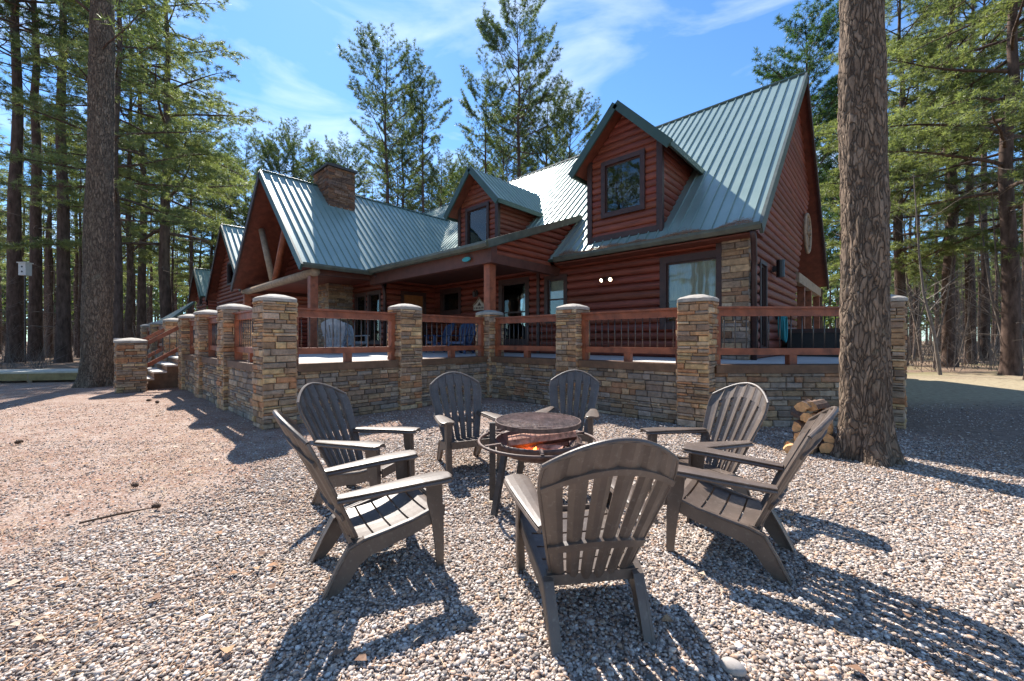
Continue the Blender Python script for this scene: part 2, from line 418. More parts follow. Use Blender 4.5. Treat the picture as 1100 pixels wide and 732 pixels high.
def window(parent, o, u, n, w, h, name='window', curtain=.5, trim=.11, label=None, mull=False, deep=.9):
    """o = lower left corner of the opening; frame, pane, curtain"""
    o, u, n = Vector(o), Vector(u), Vector(n); z = Vector((0,0,1))
    fr = MB(); P = lambda a, zz, d: o + u*a + z*zz + n*d
    for (a0,a1,z0,z1) in ((-trim,0,-trim,h+trim),(w,w+trim,-trim,h+trim),(0,w,h,h+trim),(0,w,-trim,0)):
        p = [P(a0,z0,.085),P(a1,z0,.085),P(a1,z1,.085),P(a0,z1,.085)]
        fr.prism(p, -n*.2)
    for (a0,a1,z0,z1) in ((0,.035,.0,h),(w-.035,w,0,h),(.035,w-.035,h-.035,h),(.035,w-.035,0,.035)):
        fr.prism([P(a0,z0,.03),P(a1,z0,.03),P(a1,z1,.03),P(a0,z1,.03)], -n*.05)
    if mull: fr.prism([P(.035,h*.48,.028),P(w-.035,h*.48,.028),P(w-.035,h*.48+.04,.028),P(.035,h*.48+.04,.028)], -n*.04)
    f = fr.build(name, M['trim'], parent)
    g = MB(); g.prism([P(.036,.036,.012),P(w-.036,.036,.012),P(w-.036,h-.036,.012),P(.036,h-.036,.012)], -n*.008); g.build('pane', M['glass'], f)
    if curtain:
        c = MB(); k = max(8, int(w/.05)); zt = h-.01; zb = h*(1-curtain)
        row = []
        for i in range(k+1):
            s = .02+(w-.04)*i/k; d = -.06 + .014*math.sin(i*2.1)+.008*math.sin(i*.9)
            row.append((s,d))
        vs = [P(s,zt,d) for s,d in row] + [P(s,zb,d*1.05) for s,d in row]
        c.add(vs, [(i,i+1,k+2+i,k+1+i) for i in range(k)]); c.build('curtain', M['curtain'], f, smooth=True)
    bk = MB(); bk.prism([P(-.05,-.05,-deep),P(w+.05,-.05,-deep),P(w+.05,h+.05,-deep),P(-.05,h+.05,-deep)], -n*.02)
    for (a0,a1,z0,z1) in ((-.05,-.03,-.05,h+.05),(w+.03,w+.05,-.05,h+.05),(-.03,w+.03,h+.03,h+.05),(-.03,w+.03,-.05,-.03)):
        bk.prism([P(a0,z0,-.12),P(a1,z0,-.12),P(a1,z1,-.12),P(a0,z1,-.12)], -n*(deep-.12)); bk.build('room_shade_box', M['black'], f)  # black box painted as the unlit interior behind the pane
    return f

X, Y, Z = (1,0,0), (0,1,0), (0,0,1)
FY = 9.3; GX = -2.05
# ---- main front wall with its openings
front_holes = []
def fx(px, Yp):                                      # bearing -> X on a plane Y = Yp
    r = (px-550)/432.0
    return Yp*(CA*r - SA)/(CA + SA*r)
wins = [(477,494,2.42,3.08,.95),(541,566,1.35,3.12,.6),(590,607,1.95,3.08,.5),(717,774,1.75,3.12,.62)]
mb = MB(); hol = []
for (p0,p1,z0,z1,cu) in wins:
    hol.append((fx(p0,FY)+12.7, fx(p1,FY)+12.7, z0, z1))
logwall(mb, (-12.7,FY,0), X, (0,-1,0), ZD, 3.72, lambda z: (0, 12.7+GX-.05), hol)
mb.build('front_wall', M['log'], cabin)
for (p0,p1,z0,z1,cu) in wins:
    a0, a1 = fx(p0,FY), fx(p1,FY)
    window(cabin, (a0,FY,z0), X, (0,-1,0), a1-a0, z1-z0, 'window', cu, .12 if a1-a0 < .9 else .15, mull=(p0 in (590,541)))
# vertical trim boards
mb = MB()
for px in (580,): a = fx(px,FY); mb.b2((a-.05,FY-.10,ZD),(a+.05,FY-.02,3.5))
mb.build('corner_board', M['trim'], cabin)
# ---- right gable wall, with the tall porch opening beyond it
def gz(y): return EZ + SL*(min(y-8.75, 20.45-y)) - .12
AP = 14.6
def gbound(z):                                       # log wall from the front corner to the slanting porch opening
    y0 = FY if z < EZ+SL*.55-.12 else 8.75 + (z+.12-EZ)/SL
    yb = 20.45 - (z+.12-EZ)/SL
    yo = 14.7 if z < 3.2 else 14.7 + (z-3.2)*.85
    return (y0, max(y0, min(yb, yo)))
mb = MB(); logwall(mb, (GX,0,0), Y, X, ZD, 9.1, gbound, [(9.95,10.45,1.2,3.0)])
mb.build('gable_wall', M['log'], cabin)
window(cabin, (GX,9.95,1.2), Y, X, .5, 1.8, 'window', 0, .09)
# recess behind the opening
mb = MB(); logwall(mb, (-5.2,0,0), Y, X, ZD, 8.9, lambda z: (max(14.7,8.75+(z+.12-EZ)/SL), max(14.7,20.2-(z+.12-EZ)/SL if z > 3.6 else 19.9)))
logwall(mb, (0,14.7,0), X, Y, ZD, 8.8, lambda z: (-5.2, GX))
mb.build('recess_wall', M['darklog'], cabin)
mb = MB(); mb.bar((GX+.06,14.6,3.22),(GX+.06,20.0,3.22),.16,.3); mb.build('gable_beam', M['paletimber'], cabin)
for yy in (16.0,17.6,19.9):
    mb = MB(); mb.b2((GX-.1,yy-.09,ZD),(GX+.1,yy+.09,3.07)); mb.build('porch_post', M['rail'], cabin)
mb = MB(); mb.b2((-22,19.86,ZD),(-5.2,19.96,EZ)); mb.b2((-22.05,FY,0),(-21.95,19.9,EZ+.1)); mb.build('rear_wall', M['log'], cabin)
mb = MB(); mb.prism([(-22,FY,EZ),(-22,AP,9.1),(-22,19.9,EZ)], (.1,0,0)); mb.build('left_gable_wall', M['log'], cabin)
# ---- stone corner pier at the front right, as ledgestone
PAL = [(.36,.245,.15),(.42,.30,.19),(.32,.235,.165),(.28,.235,.195),(.47,.38,.28),(.38,.22,.13),(.24,.19,.155),(.41,.335,.26),(.50,.36,.22),(.31,.27,.23),(.36,.31,.27)]
def stone_panel(mb, o, u, n, w, h, pal=PAL, ledge=1.0, out=.03, taper=0):
    o, u, n = Vector(o), Vector(u), Vector(n); z = 0.0; zv = Vector((0,0,1))
    while z < h-.012:
        rh = rnd.choice([.038,.048,.058,.07,.09,.105])*ledge; rh = min(rh, h-z)
        if h-z-rh < .03: rh = h-z
        x = -.012
        while x < w+.01:
            sw = rnd.uniform(.11,.34)*ledge
            if w-x-sw < .08: sw = w-x+.012
            d = rnd.uniform(.006,out); g = .005
            x0, x1, z0, z1 = x+g, x+sw-g, z+g*.7, z+rh-g*.7
            if z1-z0 > .01 and x1-x0 > .01:
                e = min(.012, (z1-z0)*.3); j = lambda s=.004: rnd.uniform(-s,s)
                col = rnd.choice(pal); t = rnd.uniform(.75,1.2); col = tuple(c*t for c in col)
                P = lambda a, b_, dd: o + u*a + zv*b_ + n*dd
                vs = [P(x0,z0,-.01),P(x1,z0,-.01),P(x1,z1,-.01),P(x0,z1,-.01),
                      P(x0+j(),z0+j(),d-e),P(x1+j(),z0+j(),d-e),P(x1+j(),z1+j(),d-e),P(x0+j(),z1+j(),d-e),
                      P(x0+e+j(),z0+e,d+j()),P(x1-e+j(),z0+e,d+j()),P(x1-e+j(),z1-e,d+j()),P(x0+e+j(),z1-e,d+j())]
                fs = [(0,1,5,4),(1,2,6,5),(2,3,7,6),(3,0,4,7),(4,5,9,8),(5,6,10,9),(6,7,11,10),(7,4,8,11),(8,9,10,11)]
                mb.add(vs, fs, 0, col)
            x += sw
        z += rh
def stone_box(mb, x0, y0, z0, x1, y1, z1, faces='NSEW', ledge=1.0, pal=PAL, out=.03):
    mb.b2((x0+.004,y0+.004,z0),(x1-.004,y1-.004,z1-.002), 1)
    if 'S' in faces: stone_panel(mb, (x0,y0,z0), X, (0,-1,0), x1-x0, z1-z0, pal, ledge, out)
    if 'E' in faces: stone_panel(mb, (x1,y0,z0), Y, X, y1-y0, z1-z0, pal, ledge, out)
    if 'N' in faces: stone_panel(mb, (x1,y1,z0), (-1,0,0), Y, x1-x0, z1-z0, pal, ledge, out)
    if 'W' in faces: stone_panel(mb, (x0,y1,z0), (0,-1,0), (-1,0,0), y1-y0, z1-z0, pal, ledge, out)
mb = MB(); stone_box(mb, GX-.47, FY-.16, ZD, GX+.02, FY+.05, 3.42, 'SE', 1.35); mb.build('stone_pier', [M['stone'],M['mortar']], cabin)
mb = MB(); a = GX-.60; mb.b2((a-.0,FY-.13,ZD),(a+.12,FY-.04,3.45)); mb.build('corner_board', M['trim'], cabin)

# ---- roofs.  eave line y=8.75 ; ridge y=14.6
E0 = EZ; up_f = Vector((0,1,SL)).normalized(); run = 5.85/up_f.y
mainf = roof_face('main_roof_front', (0,8.75,EZ), X, up_f, [(-22.4,0),(-1.75,0),(-1.75,run),(-22.4,run)], cabin)
up_b = Vector((0,-1,SL)).normalized()
roof_face('main_roof_back', (0,20.45,EZ), X, up_b, [(-22.4,0),(-1.75,0),(-1.75,run),(-22.4,run)], cabin)
rz = EZ+5.85*SL
mb = MB(); mb.tube([(-22.4,AP,rz+.0),(-1.74,AP,rz+.0)], .07, 8); mb.build('ridge_cap', M['fascia'], cabin)
# rake boards, right gable
mb = MB()
mb.bar((-1.73,8.70,EZ-.10),(-1.73,AP,rz-.10), .06,.22, (0,-SL,1)); mb.build('rake_board', M['gutter'], cabin)
mb = MB()
mb.bar((-1.73,20.5,EZ-.10),(-1.73,AP,rz-.10), .06,.22, (0,SL,1)); mb.build('rake_board', M['trim'], cabin)
def gutter(name, p0, p1, parent, n=(0,-1,0), w=.12, h=.13, m=None):
    p0, p1, n = Vector(p0), Vector(p1), Vector(n); mb = MB()
    prof = [(0,0),(w*.75,-h*.0-.0),(w,h*.0)]
    prof = [(0.002,0),(0.002,-h),(w*.7,-h),(w,-h*.45),(w,0),(w-.012,0),(w-.012,-h*.42),(w*.68,-h+.012),(.014,-h+.012),(.014,0)]
    z = Vector((0,0,1)); k = len(prof)
    vs = [p + n*a + z*b_ for p in (p0,p1) for a,b_ in prof]
    fs = [(i,(i+1)%k,k+(i+1)%k,k+i) for i in range(k)] + [tuple(range(k-1,-1,-1)), tuple(range(k,2*k))]
    mb.add(vs, fs); return mb.build(name, m or M['gutter'], parent)
gutter('gutter', (-6.55,8.74,EZ+.02), (-1.72,8.74,EZ+.02), cabin)
# soffit of main eave
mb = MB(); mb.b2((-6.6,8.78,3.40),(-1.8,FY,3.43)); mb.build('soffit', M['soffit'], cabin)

# ---- porch roof (shed) over the entry
up_s = Vector((0,3.8,1.42)).normalized(); srun = 3.86/up_s.y
roof_face('entry_porch_roof', (0,6.4,3.60), X, up_s, [(-12.35,0),(-6.7,0),(-6.7,srun),(-12.35,srun)], cabin, th=.12)
gutter('gutter', (-12.3,6.39,3.62), (-6.68,6.39,3.62), cabin)
mb = MB(); mb.bar((-6.68,6.34,3.56),(-6.68,10.2,3.56+3.86*1.42/3.8), .05,.17,(0,-.37,1)); mb.build('rake_board', M['gutter'], cabin)
mb = MB()                                            # the log-sided triangle at its end
def tb(z):
    y0 = 6.55 if z < 3.56 else 6.4+(z+.11-3.6)*3.8/1.42
    y1 = 8.75 + (max(z,EZ)+.0-EZ)/SL + .1
    return (y0, max(y0,y1))
logwall(mb, (-6.86,0,0), Y, X, 3.35, 4.9, tb, course=.17); mb.build('porch_end_wall', M['log'], cabin)
mb = MB(); mb.bar((-12.5,6.62,3.37),(-6.75,6.62,3.37),.2,.40); mb.bar((-6.86,6.6,3.28),(-6.86,9.25,3.28),.18,.22); mb.build('porch_beam', M['ceil'], cabin)
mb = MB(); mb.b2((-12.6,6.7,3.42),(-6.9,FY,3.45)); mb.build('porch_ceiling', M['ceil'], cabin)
mb = MB(); mb.b2((-7.12,6.64,2.06),(-6.92,6.84,3.17)); mb.build('porch_post', M['rail'], cabin)

# ---- dormers
def dormer(cx, label):
    y0 = 9.12; hw = .93; wz = 5.92; ap = wz+hw*1.05
    mb = MB()
    z0 = 3.75
    def db(z):
        k = hw if z < wz else max(0, hw-(z-wz)/1.05)
        return (cx-k, cx+k)
    logwall(mb, (0,y0,0), X, (0,-1,0), z0, ap, db, [(cx-.47,cx+.47,4.55,5.75)], course=.17, depth=.04)
    d = mb.build('dormer', M['log'], cabin)
    if label: d['label'] = label
    for sx in (-1,1):                                # side walls down to the main roof
        m2 = MB()
        o = (cx+sx*hw,0,0)
        logwall(m2, o, Y if sx > 0 else Y, (sx,0,0), z0, wz+.1, lambda z: (y0, max(y0, 8.75+(z-EZ)/SL)), course=.17, depth=.04)
        m2.build('side_wall', M['log'], d)
    m3 = MB()
    for sx in (-1,1): m3.b2((cx+sx*(hw+.0)-.07,y0-.07,z0),(cx+sx*(hw)+.07,y0+.04,wz+.05))
    m3.b2((cx-hw+.07,y0-.06,z0+.12),(cx+hw-.07,y0-.0,z0+.26))
    m3.build('corner_board', M['trim'], d)
    window(d, (cx-.47,y0,4.55), X, (0,-1,0), .94, 1.2, 'window', 0, .11, deep=.35)
    # roof
    ez = 5.72; hw2 = 1.27; top = ez+hw2*1.05; s = 1.05
    ym = 8.75+(top-EZ)/SL; ye = 8.75+(ez-EZ)/SL
    for sx in (-1,1):
        upv = Vector((-sx,0,s)).normalized(); rn = hw2/abs(upv.x)
        roof_face('roof', (cx+sx*hw2,0,ez), Y, upv, [(8.74,0),(ye+.05,0),(ym+.05,rn),(8.74,rn)], d, th=.08, rib=.22)
        m4 = MB(); m4.bar((cx+sx*(hw2+.03),8.72,ez-.10),(cx,8.72,top-.06), .05,.19,(sx*s,0,1)); m4.build('rake_board', M['fascia'], d)
        m5 = MB(); m5.bar((cx+sx*(hw2+.02),8.745,ez-.06),(cx+sx*(hw2+.02),ye,ez-.06), .05,.14); m5.build('eave_board', M['fascia'], d)
dormer(-4.75, 'larger-looking dormer nearest the right gable')
dormer(-10.05, 'dormer above the entry porch roof')

# ---- the left wing with its open gable
WX = -16.05; WH = 3.85; wr = EZ+WH*SL; GY = 4.3
ym = 8.75+(wr-EZ)/SL
def wing(cx, hw, gy, ez, ymr, yme, name, ov=.05):
    s = SL
    for sx in (-1,1):
        upv = Vector((-sx,0,s)).normalized(); rn = hw/abs(upv.x)
        roof_face(name, (cx+sx*hw,0,ez), Y, upv, [(gy,0),(yme,0),(ymr,rn),(gy,rn)], cabin, th=.1)
        mb = MB(); mb.bar((cx+sx*(hw+.03),gy-.03,ez-.12),(cx,gy-.03,ez+hw*s-.08), .06,.22,(sx*s,0,1)); mb.build('rake_board', M['fascia'] if sx > 0 else M['trim'], cabin)
    mb = MB(); mb.tube([(cx,gy-.03,ez+hw*s),(cx,ymr,ez+hw*s)], .06, 8); mb.build('ridge_cap', M['fascia'], cabin)
wing(WX, WH, GY, EZ, ym, 8.75, 'wing_roof')
gutter('gutter', (WX+WH-.01,GY,EZ+.02), (WX+WH-.01,6.4,EZ+.02), cabin, (1,0,0))
# wing walls
def tri(cx, hw, ez, s=SL):
    return lambda z: (cx-hw, cx+hw) if z < ez else (cx-max(0,hw-(z-ez)/s), cx+max(0,hw-(z-ez)/s))
mb = MB(); logwall(mb, (0,7.2,0), X, (0,-1,0), ZD, wr-.2, tri(WX,3.35,EZ+.35), [(-14.75,-14.05,ZD,3.0),(-13.75,-13.0,1.3,3.0)])
mb.build('wing_front_wall', M['log'], cabin)
window(cabin, (-14.75,7.2,ZD+.05), X, (0,-1,0), .7, 2.0, 'window', .8, .1)
window(cabin, (-13.75,7.2,1.3), X, (0,-1,0), .75, 1.7, 'window', .3, .1)
mb = MB(); logwall(mb, (WX+3.35,0,0), Y, X, ZD, 3.75, lambda z: (7.2,FY), [(7.85,8.72,ZD,3.0)]); mb.build('wing_side_wall', M['log'], cabin)
mb = MB(); mb.b2((WX+3.30,7.87,ZD),(WX+3.38,8.70,2.98))
d = mb.build('entry_door', M['door'], cabin)
mb = MB()
for k in range(4): mb.b2((WX+3.385,7.95+.18*k,2.35),(WX+3.40,8.07+.18*k,2.8))
for k in range(2): mb.b2((WX+3.385,7.97+.37*k,1.2),(WX+3.40,8.27+.37*k,2.15))
mb.build('door_panel', M['door'], d)
mb = MB(); mb.tube([(WX+3.39,8.62,1.95),(WX+3.46,8.62,1.95)],.025,8); mb.build('handle', M['iron'], d)
mb = MB()
for (a,b_) in ((7.75,7.87),(8.70,8.82)): mb.b2((WX+3.33,a,ZD),(WX+3.44,b_,3.1))
mb.b2((WX+3.33,7.87,2.98),(WX+3.44,8.70,3.1)); mb.build('door_frame', M['trim'], d)
mb = MB(); logwall(mb, (WX-3.35,0,0), Y, (-1,0,0), ZD, 3.75, lambda z: (7.2,FY)); mb.build('wing_side_wall', M['log'], cabin)
# truss, posts
mb = MB(); mb.tube([(WX-3.75,4.72,3.36),(WX+3.75,4.72,3.36)], .13, 10); mb.build('gable_beam', M['paletimber'], cabin, True)
for sx in (-1,1):
    mb = MB(); mb.tube([(WX+sx*.12,4.72,3.46),(WX+sx*1.45,4.72,5.55)], .11, 10); mb.build('truss_strut', M['paletimber'] if sx < 0 else M['rail'], cabin, True)
    mb = MB(); mb.b2((WX+sx*3.5-.11,4.62,ZD),(WX+sx*3.5+.11,4.84,3.25)); mb.build('porch_post', M['rail'], cabin)
    mb = MB(); mb.bar((WX+sx*3.5,4.7,3.42),(WX+sx*3.5,7.2,3.42),.16,.2); mb.build('porch_beam', M['ceil'], cabin)
mb = MB(); logwall(mb, (0,6.1,0), X, (0,-1,0), 3.5, wr-.2, tri(WX,3.4,EZ+.30)); mb.b2((WX-3.3,4.9,3.45),(WX+3.3,7.2,3.49)); mb.build('gable_infill', M['log'], cabin)
# chimney and fireplace
mb = MB(); stone_box(mb, -16.4, 6.23, ZD, -15.05, 7.25, 3.45, 'SE', 1.1); mb.build('fireplace', [M['stone'],M['mortar']], cabin)
DK = [(p[0]*.62,p[1]*.48,p[2]*.45) for p in PAL]
mb = MB(); stone_box(mb, -16.4, 6.23, 5.4, -15.05, 7.22, 7.78, 'SEWN', 1.1, DK)
ch = mb.build('chimney', [M['stone'],M['mortar']], cabin)
mb = MB(); mb.b2((-16.48,6.15,7.78),(-14.97,7.30,7.87)); mb.tube([(-15.7,6.7,7.87),(-15.7,6.7,8.05)],.2,12); mb.tube([(-15.7,6.7,8.05),(-15.7,6.7,8.10)],.27,12); mb.build('chimney_cap', M['iron'], ch)
# downspouts
def pipe(pts, r, m, parent, name='downspout'):
    mb = MB(); mb.tube(pts, r, 8); return mb.build(name, m, parent, True)
pipe([(-12.12,6.5,3.45),(-12.2,6.7,3.33),(-12.6,7.05,3.2),(-12.62,7.12,3.0),(-12.62,7.12,ZD)], .05, M['trim'], cabin)
pipe([(-1.86,8.68,3.42),(-1.87,8.8,3.3),(-1.93,9.14,2.95),(-1.95,9.2,2.8),(-1.95,9.2,ZD)], .055, M['trim'], cabin)
# ---- second and third gables of the left
wing(-24.8, 3.6, 4.9, 3.72, 12.0, 12.0, 'far_gable_roof')
mb = MB(); logwall(mb, (0,5.35,0), X, (0,-1,0), ZD, 6.8, tri(-24.8,3.1,4.1), [(-25.4,-24.2,4.3,5.3),(-23.8,-22.9,1.5,2.9),(-26.9,-26.1,1.5,2.9)]); logwall(mb, (-21.7,0,0), Y, X, ZD, 4.0, lambda z: (5.35,9.3)); mb.build('far_gable_wall', M['log'], cabin)
window(cabin, (-25.4,5.35,4.3), X, (0,-1,0), 1.2, 1.0, 'window', 0, .1)
window(cabin, (-23.8,5.35,1.5), X, (0,-1,0), .9, 1.4, 'window', 0, .1)
window(cabin, (-26.9,5.35,1.5), X, (0,-1,0), .8, 1.4, 'window', 0, .1)
wing(-32.0, 1.9, 4.9, 4.0, 9.0, 9.0, 'end_gable_roof')
mb = MB(); logwall(mb, (0,5.3,0), X, (0,-1,0), .6, 5.6, tri(-32,1.6,4.2), [(-32.35,-31.65,3.6,4.5)]); logwall(mb, (-30.4,0,0), Y, X, .6, 4.1, lambda z: (5.3,9)); mb.build('end_gable_wall', M['log'], cabin)
window(cabin, (-32.35,5.3,3.6), X, (0,-1,0), .7, .9, 'window', .9, .08)
roof_face('lean_to_roof', (0,2.6,2.0), X, (0,1,1), [(-33,0),(-25.5,0),(-25.5,1.85)], cabin, mats=[simple('pale_roofing',(.45,.47,.42),.5,4,.15,.1),M['soffit'],M['fascia']])
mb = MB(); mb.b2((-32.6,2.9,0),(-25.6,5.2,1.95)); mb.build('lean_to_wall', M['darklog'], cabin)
# ---- lamps and small fittings on the walls
# ================================================================ PORCH
mb = MB()
poly = [(-34,2.12),(-17.3,2.12),(-7.06,2.12),(-7.06,6.72),(-2.2,6.72),(-.02,8.72),(-.02,20),(-34,20)]
mb.prism([(x,y,ZD-.001) for x,y in poly], (0,0,-.9)); mb.build('porch_floor', M['deck'], cabin)
WARM = [(min(.62,a*1.38),b_*1.22,c_*1.05) for a,b_,c_ in PAL]
PIL = {'P0':(-7.09,2.1),'P1':(-7.05,4.42),'P2':(-7.02,6.74),'P3':(-4.60,6.72),'P4':(-2.2,6.7),'P5':(-.04,8.74),
       'A':(-9.55,2.1),'B':(-11.9,2.1),'C':(-14.25,2.1),'E':(-17.3,2.1),'F':(-21,2.1),'G':(-24.6,2.1)}
LAB = {'P0':'broad stone pillar at the porch corner behind the two left chairs','P1':'stone pillar right of the railing that shows the pale porch chairs',
 'P2':'slim-looking stone pillar with a red timber post standing on its cap','P3':'stone pillar just right of the post pillar, behind the far fireside chair',
 'P4':'stone pillar in front of the curtained window, left of the big right tree','P5':'stone pillar mostly hidden behind the big right tree',
 'A':'stone pillar next left of the broad porch corner pillar','B':'stone pillar third from the broad corner pillar, next before the stair top','C':'stone pillar at the top of the porch stairs',
 'E':'low-looking stone pillar seen beyond the stair handrails','F':'small far stone pillar beyond the stairs, second along','G':'farthest small stone pillar of the porch edge, third beyond the stairs'}
def pillar(name, x, y, h, label, s=.46, cap=True, z0=0):
    e = empty('stone_pillar', (x,y,z0)); tag(e, label, 'pillar', 'stone pillars along the porch edge')
    mb = MB(); stone_box(mb, -s/2,-s/2,0, s/2,s/2,h, 'SEWN', 1.0, WARM, .036)
    mb.build('shaft', [M['stone'],M['mortar']], e)
    mb = MB(); c = s/2+.045
    ring = []
    for k in range(24):
        t = 2*math.pi*k/24; q = max(abs(math.cos(t)),abs(math.sin(t)))
        rr = c/q*(.86 + .14*q**1.0); rr = min(rr, c*1.22)*(1+rnd.uniform(-.015,.015))
        ring.append((math.cos(t)*rr, math.sin(t)*rr))
    vs = [(a,b_,h) for a,b_ in ring] + [(a*1.01,b_*1.01,h+.05+rnd.uniform(-.004,.004)) for a,b_ in ring] + [(a*.88,b_*.88,h+.075) for a,b_ in ring] + [(a*.4,b_*.4,h+.118) for a,b_ in ring] + [(0,0,h+.132)]
    fs = [tuple(range(23,-1,-1))]
    for r_ in range(3):
        for k in range(24): fs.append((r_*24+k, r_*24+(k+1)%24, (r_+1)*24+(k+1)%24, (r_+1)*24+k))
    for k in range(24): fs.append((72+k, 72+(k+1)%24, 96))
    mb.add(vs, fs); mb.build('cap', M['cap'], e)
    return e
for k, (x,y) in PIL.items(): pillar(k, x, y, 1.95, LAB[k])
pillar('D', -14.55, .9, 1.28, 'low stone pillar at the foot of the stairs, right of the big left tree', .56)
pillar('D2', -17.3, .75, 1.28, 'low stone pillar at the stair foot half hidden behind the big left tree', .56)

def seg_frame(a, b_):
    a, b_ = Vector((*a,0)), Vector((*b_,0)); d = b_-a; L = d.length; u = d/L
    return a, u, L, math.atan2(u.y,u.x)
def stone_wall(a, b_, label, side=-1, h=.84):
    a, u, L, ang = seg_frame(a, b_); i0 = .2
    e = empty('stone_wall', a, ang); tag(e, label, 'wall', 'stone walls under the porch edge')
    mb = MB(); n = (0,side,0)
    mb.b2((i0,-.14,0),(L-i0,.14,h-.002), 1)
    if side < 0: stone_panel(mb, (i0,-.15,0), X, n, L-2*i0, h)
    else: stone_panel(mb, (L-i0,.15,0), (-1,0,0), n, L-2*i0, h)
    mb.build('wall_face', [M['stone'],M['mortar']], e)
    mb = MB(); mb.b2((i0,-.19,h),(L-i0,.19,h+.125)); mb.build('coping', M['deckedge'], e)
def railing(a, b_, label, nb=13):
    a, u, L, ang = seg_frame(a, b_); i0 = .235
    e = empty('porch_railing', (a.x,a.y,0), ang); tag(e, label, 'railing', 'timber railings along the porch edge')
    j = .02
    mb = MB(); mb.b2((i0+.004,-.05,1.735),(L-i0-.004,.05,1.85)); mb.b2((i0+.006,-.085,1.851),(L-i0-.006,.085,1.885)); mb.build('top_rail', M['rail'], e)
    mb = MB(); mb.b2((i0+.09,-.045,1.12),(L-i0-.09,.045,1.225)); mb.build('bottom_rail', M['rail'], e)
    mb = MB(); mb.b2((L/2-.06,-.055,.966),(L/2+.06,.055,1.118)); mb.build('support_block', M['rail'], e)
    for s in (0,1):
        x0 = i0+.005 if s == 0 else L-i0-.095
        mb = MB(); mb.b2((x0,-.06,.967),(x0+.09,.06,1.733)); mb.build('end_post', M['rail'], e)
    proto = None
    for k in range(nb):
        x = i0+.09+(L-2*i0-.18)*(k+.5)/nb
        if proto is None:
            mb = MB(); mb.tube([(0,0,1.22),(0,0,1.737)], .0085, 6); proto = mb.build('baluster', M['balu'], e, True); o = proto
        else:
            o = proto.copy(); C.objects.link(o); o.parent = e
        o.location = (x,0,0)
SEG = [('P0','P1','under the railing with the pale porch chairs','timber railing in front of the pale porch chairs'),
       ('P1','P2','under the railing before the blue porch chairs','timber railing in front of the blue porch chairs'),
       ('P2','P3','just right of the post pillar, behind the pit','short-looking timber railing just right of the post pillar'),
       ('P3','P4','behind the far fireside chair and the sunlit one','timber railing below the pair of flood lights'),
       ('P4','P5','behind the firewood, left of the big right tree','timber railing just left of the big right tree'),
       ('A','P0','between the corner pillar and its left neighbour','timber railing seen end-on left of the corner pillar'),
       ('B','A','second stretch left of the corner pillar','timber railing second left of the corner pillar'),
       ('C','B','stretch beside the porch stairs','timber railing third left of the corner pillar, by the stairs'),]
for p, q, l1, l2 in SEG:
    stone_wall(PIL[p], PIL[q], 'ledgestone wall ' + l1); railing(PIL[p], PIL[q], l2)
stone_wall(PIL['P5'], (-.04,14), 'ledgestone wall running back behind the big right tree')
stone_wall(PIL['F'], PIL['E'], 'small far ledgestone wall beyond the stairs'); railing(PIL['F'], PIL['E'], 'small far timber railing beyond the stairs')
stone_wall(PIL['G'], PIL['F'], 'farthest ledgestone wall beyond the stairs'); railing(PIL['G'], PIL['F'], 'farthest timber railing beyond the stairs')

# ---- stairs
st = empty('porch_stairs', (-15.9,1.3,0)); tag(st, 'pale stone porch stairs between the low pillars by the big left tree', 'stairs')
for k in range(5):
    mb = MB(); z1 = ZD-.18*(k+1)+.02; y1 = 1.9-1.3; y0 = .55-.22*k+.65
    mb.b2((-1.15,y0-.22-.6-.3*0,0) if False else (-1.15,.62-.27*k-.0,0),(1.15,.62-.27*k+.27,z1)); 
    stp = mb.build('step', M['deckedge'], st); mb = MB(); mb.b2((-1.17,.62-.27*k-.02,z1+.001),(1.17,.62-.27*k+.268,z1+.045)); mb.build('tread', M['conc'], stp)
for (x0, lab, yy) in ((-14.5,'sloping stair handrail nearest the camera, right side of the stairs',(1.9,1.15)),(-17.2,'sloping stair handrail on the far left side of the stairs',(1.9,1.0))):
    e = empty('stair_handrail', (x0,1.5,0)); tag(e, lab, 'handrail', 'stair handrails')
    for nm, za, zb in (('top_rail',1.72,1.22),('bottom_rail',1.12,.62)):
        mb = MB(); mb.bar((0,.4,za),(0,-.35,zb),.08,.1); mb.build(nm, M['rail'], e)
    for k in range(5):
        mb = MB(); t = (k+.5)/5; yk = .4-.75*t; zc = -.5*t; mb.tube([(0,yk,1.12+zc),(0,yk,1.72+zc)],.008,6); mb.build('baluster', M['balu'], e)
# boardwalk off to the left
p = [c2w(-17.5,12.2), c2w(-11.2,13.6), c2w(-11.6,15.0), c2w(-18.2,13.6)]
bw = empty('boardwalk', (p[0][0],p[0][1],0), 0, True); tag(bw, 'low timber boardwalk with pale top passing behind the big left tree', 'boardwalk')
mb = MB(); mb.prism([(x,y,.34) for x,y in p], (0,0,-.05)); mb.build('top_boards', simple('pale_boards',(.55,.50,.40),.8,6,.2,.2), bw)  # top boards coloured paler than the side beam
mb = MB()
def lerp(a,b_,t): return (a[0]+(b_[0]-a[0])*t, a[1]+(b_[1]-a[1])*t)
a3, b3 = p[0], p[1]; mb.bar((a3[0],a3[1],.18),(b3[0],b3[1],.18),.05,.22); mb.build('side_beam', simple('yellow_timber',(.30,.22,.10),.8,6,.3,.2), bw)
for t in (.05,.35,.65,.95):
    q = lerp(p[0],p[1],t); mb = MB(); mb.b2((q[0]-.05,q[1]-.0,-.1),(q[0]+.05,q[1]+.1,.28)); mb.build('post', M['paletimber'], bw)

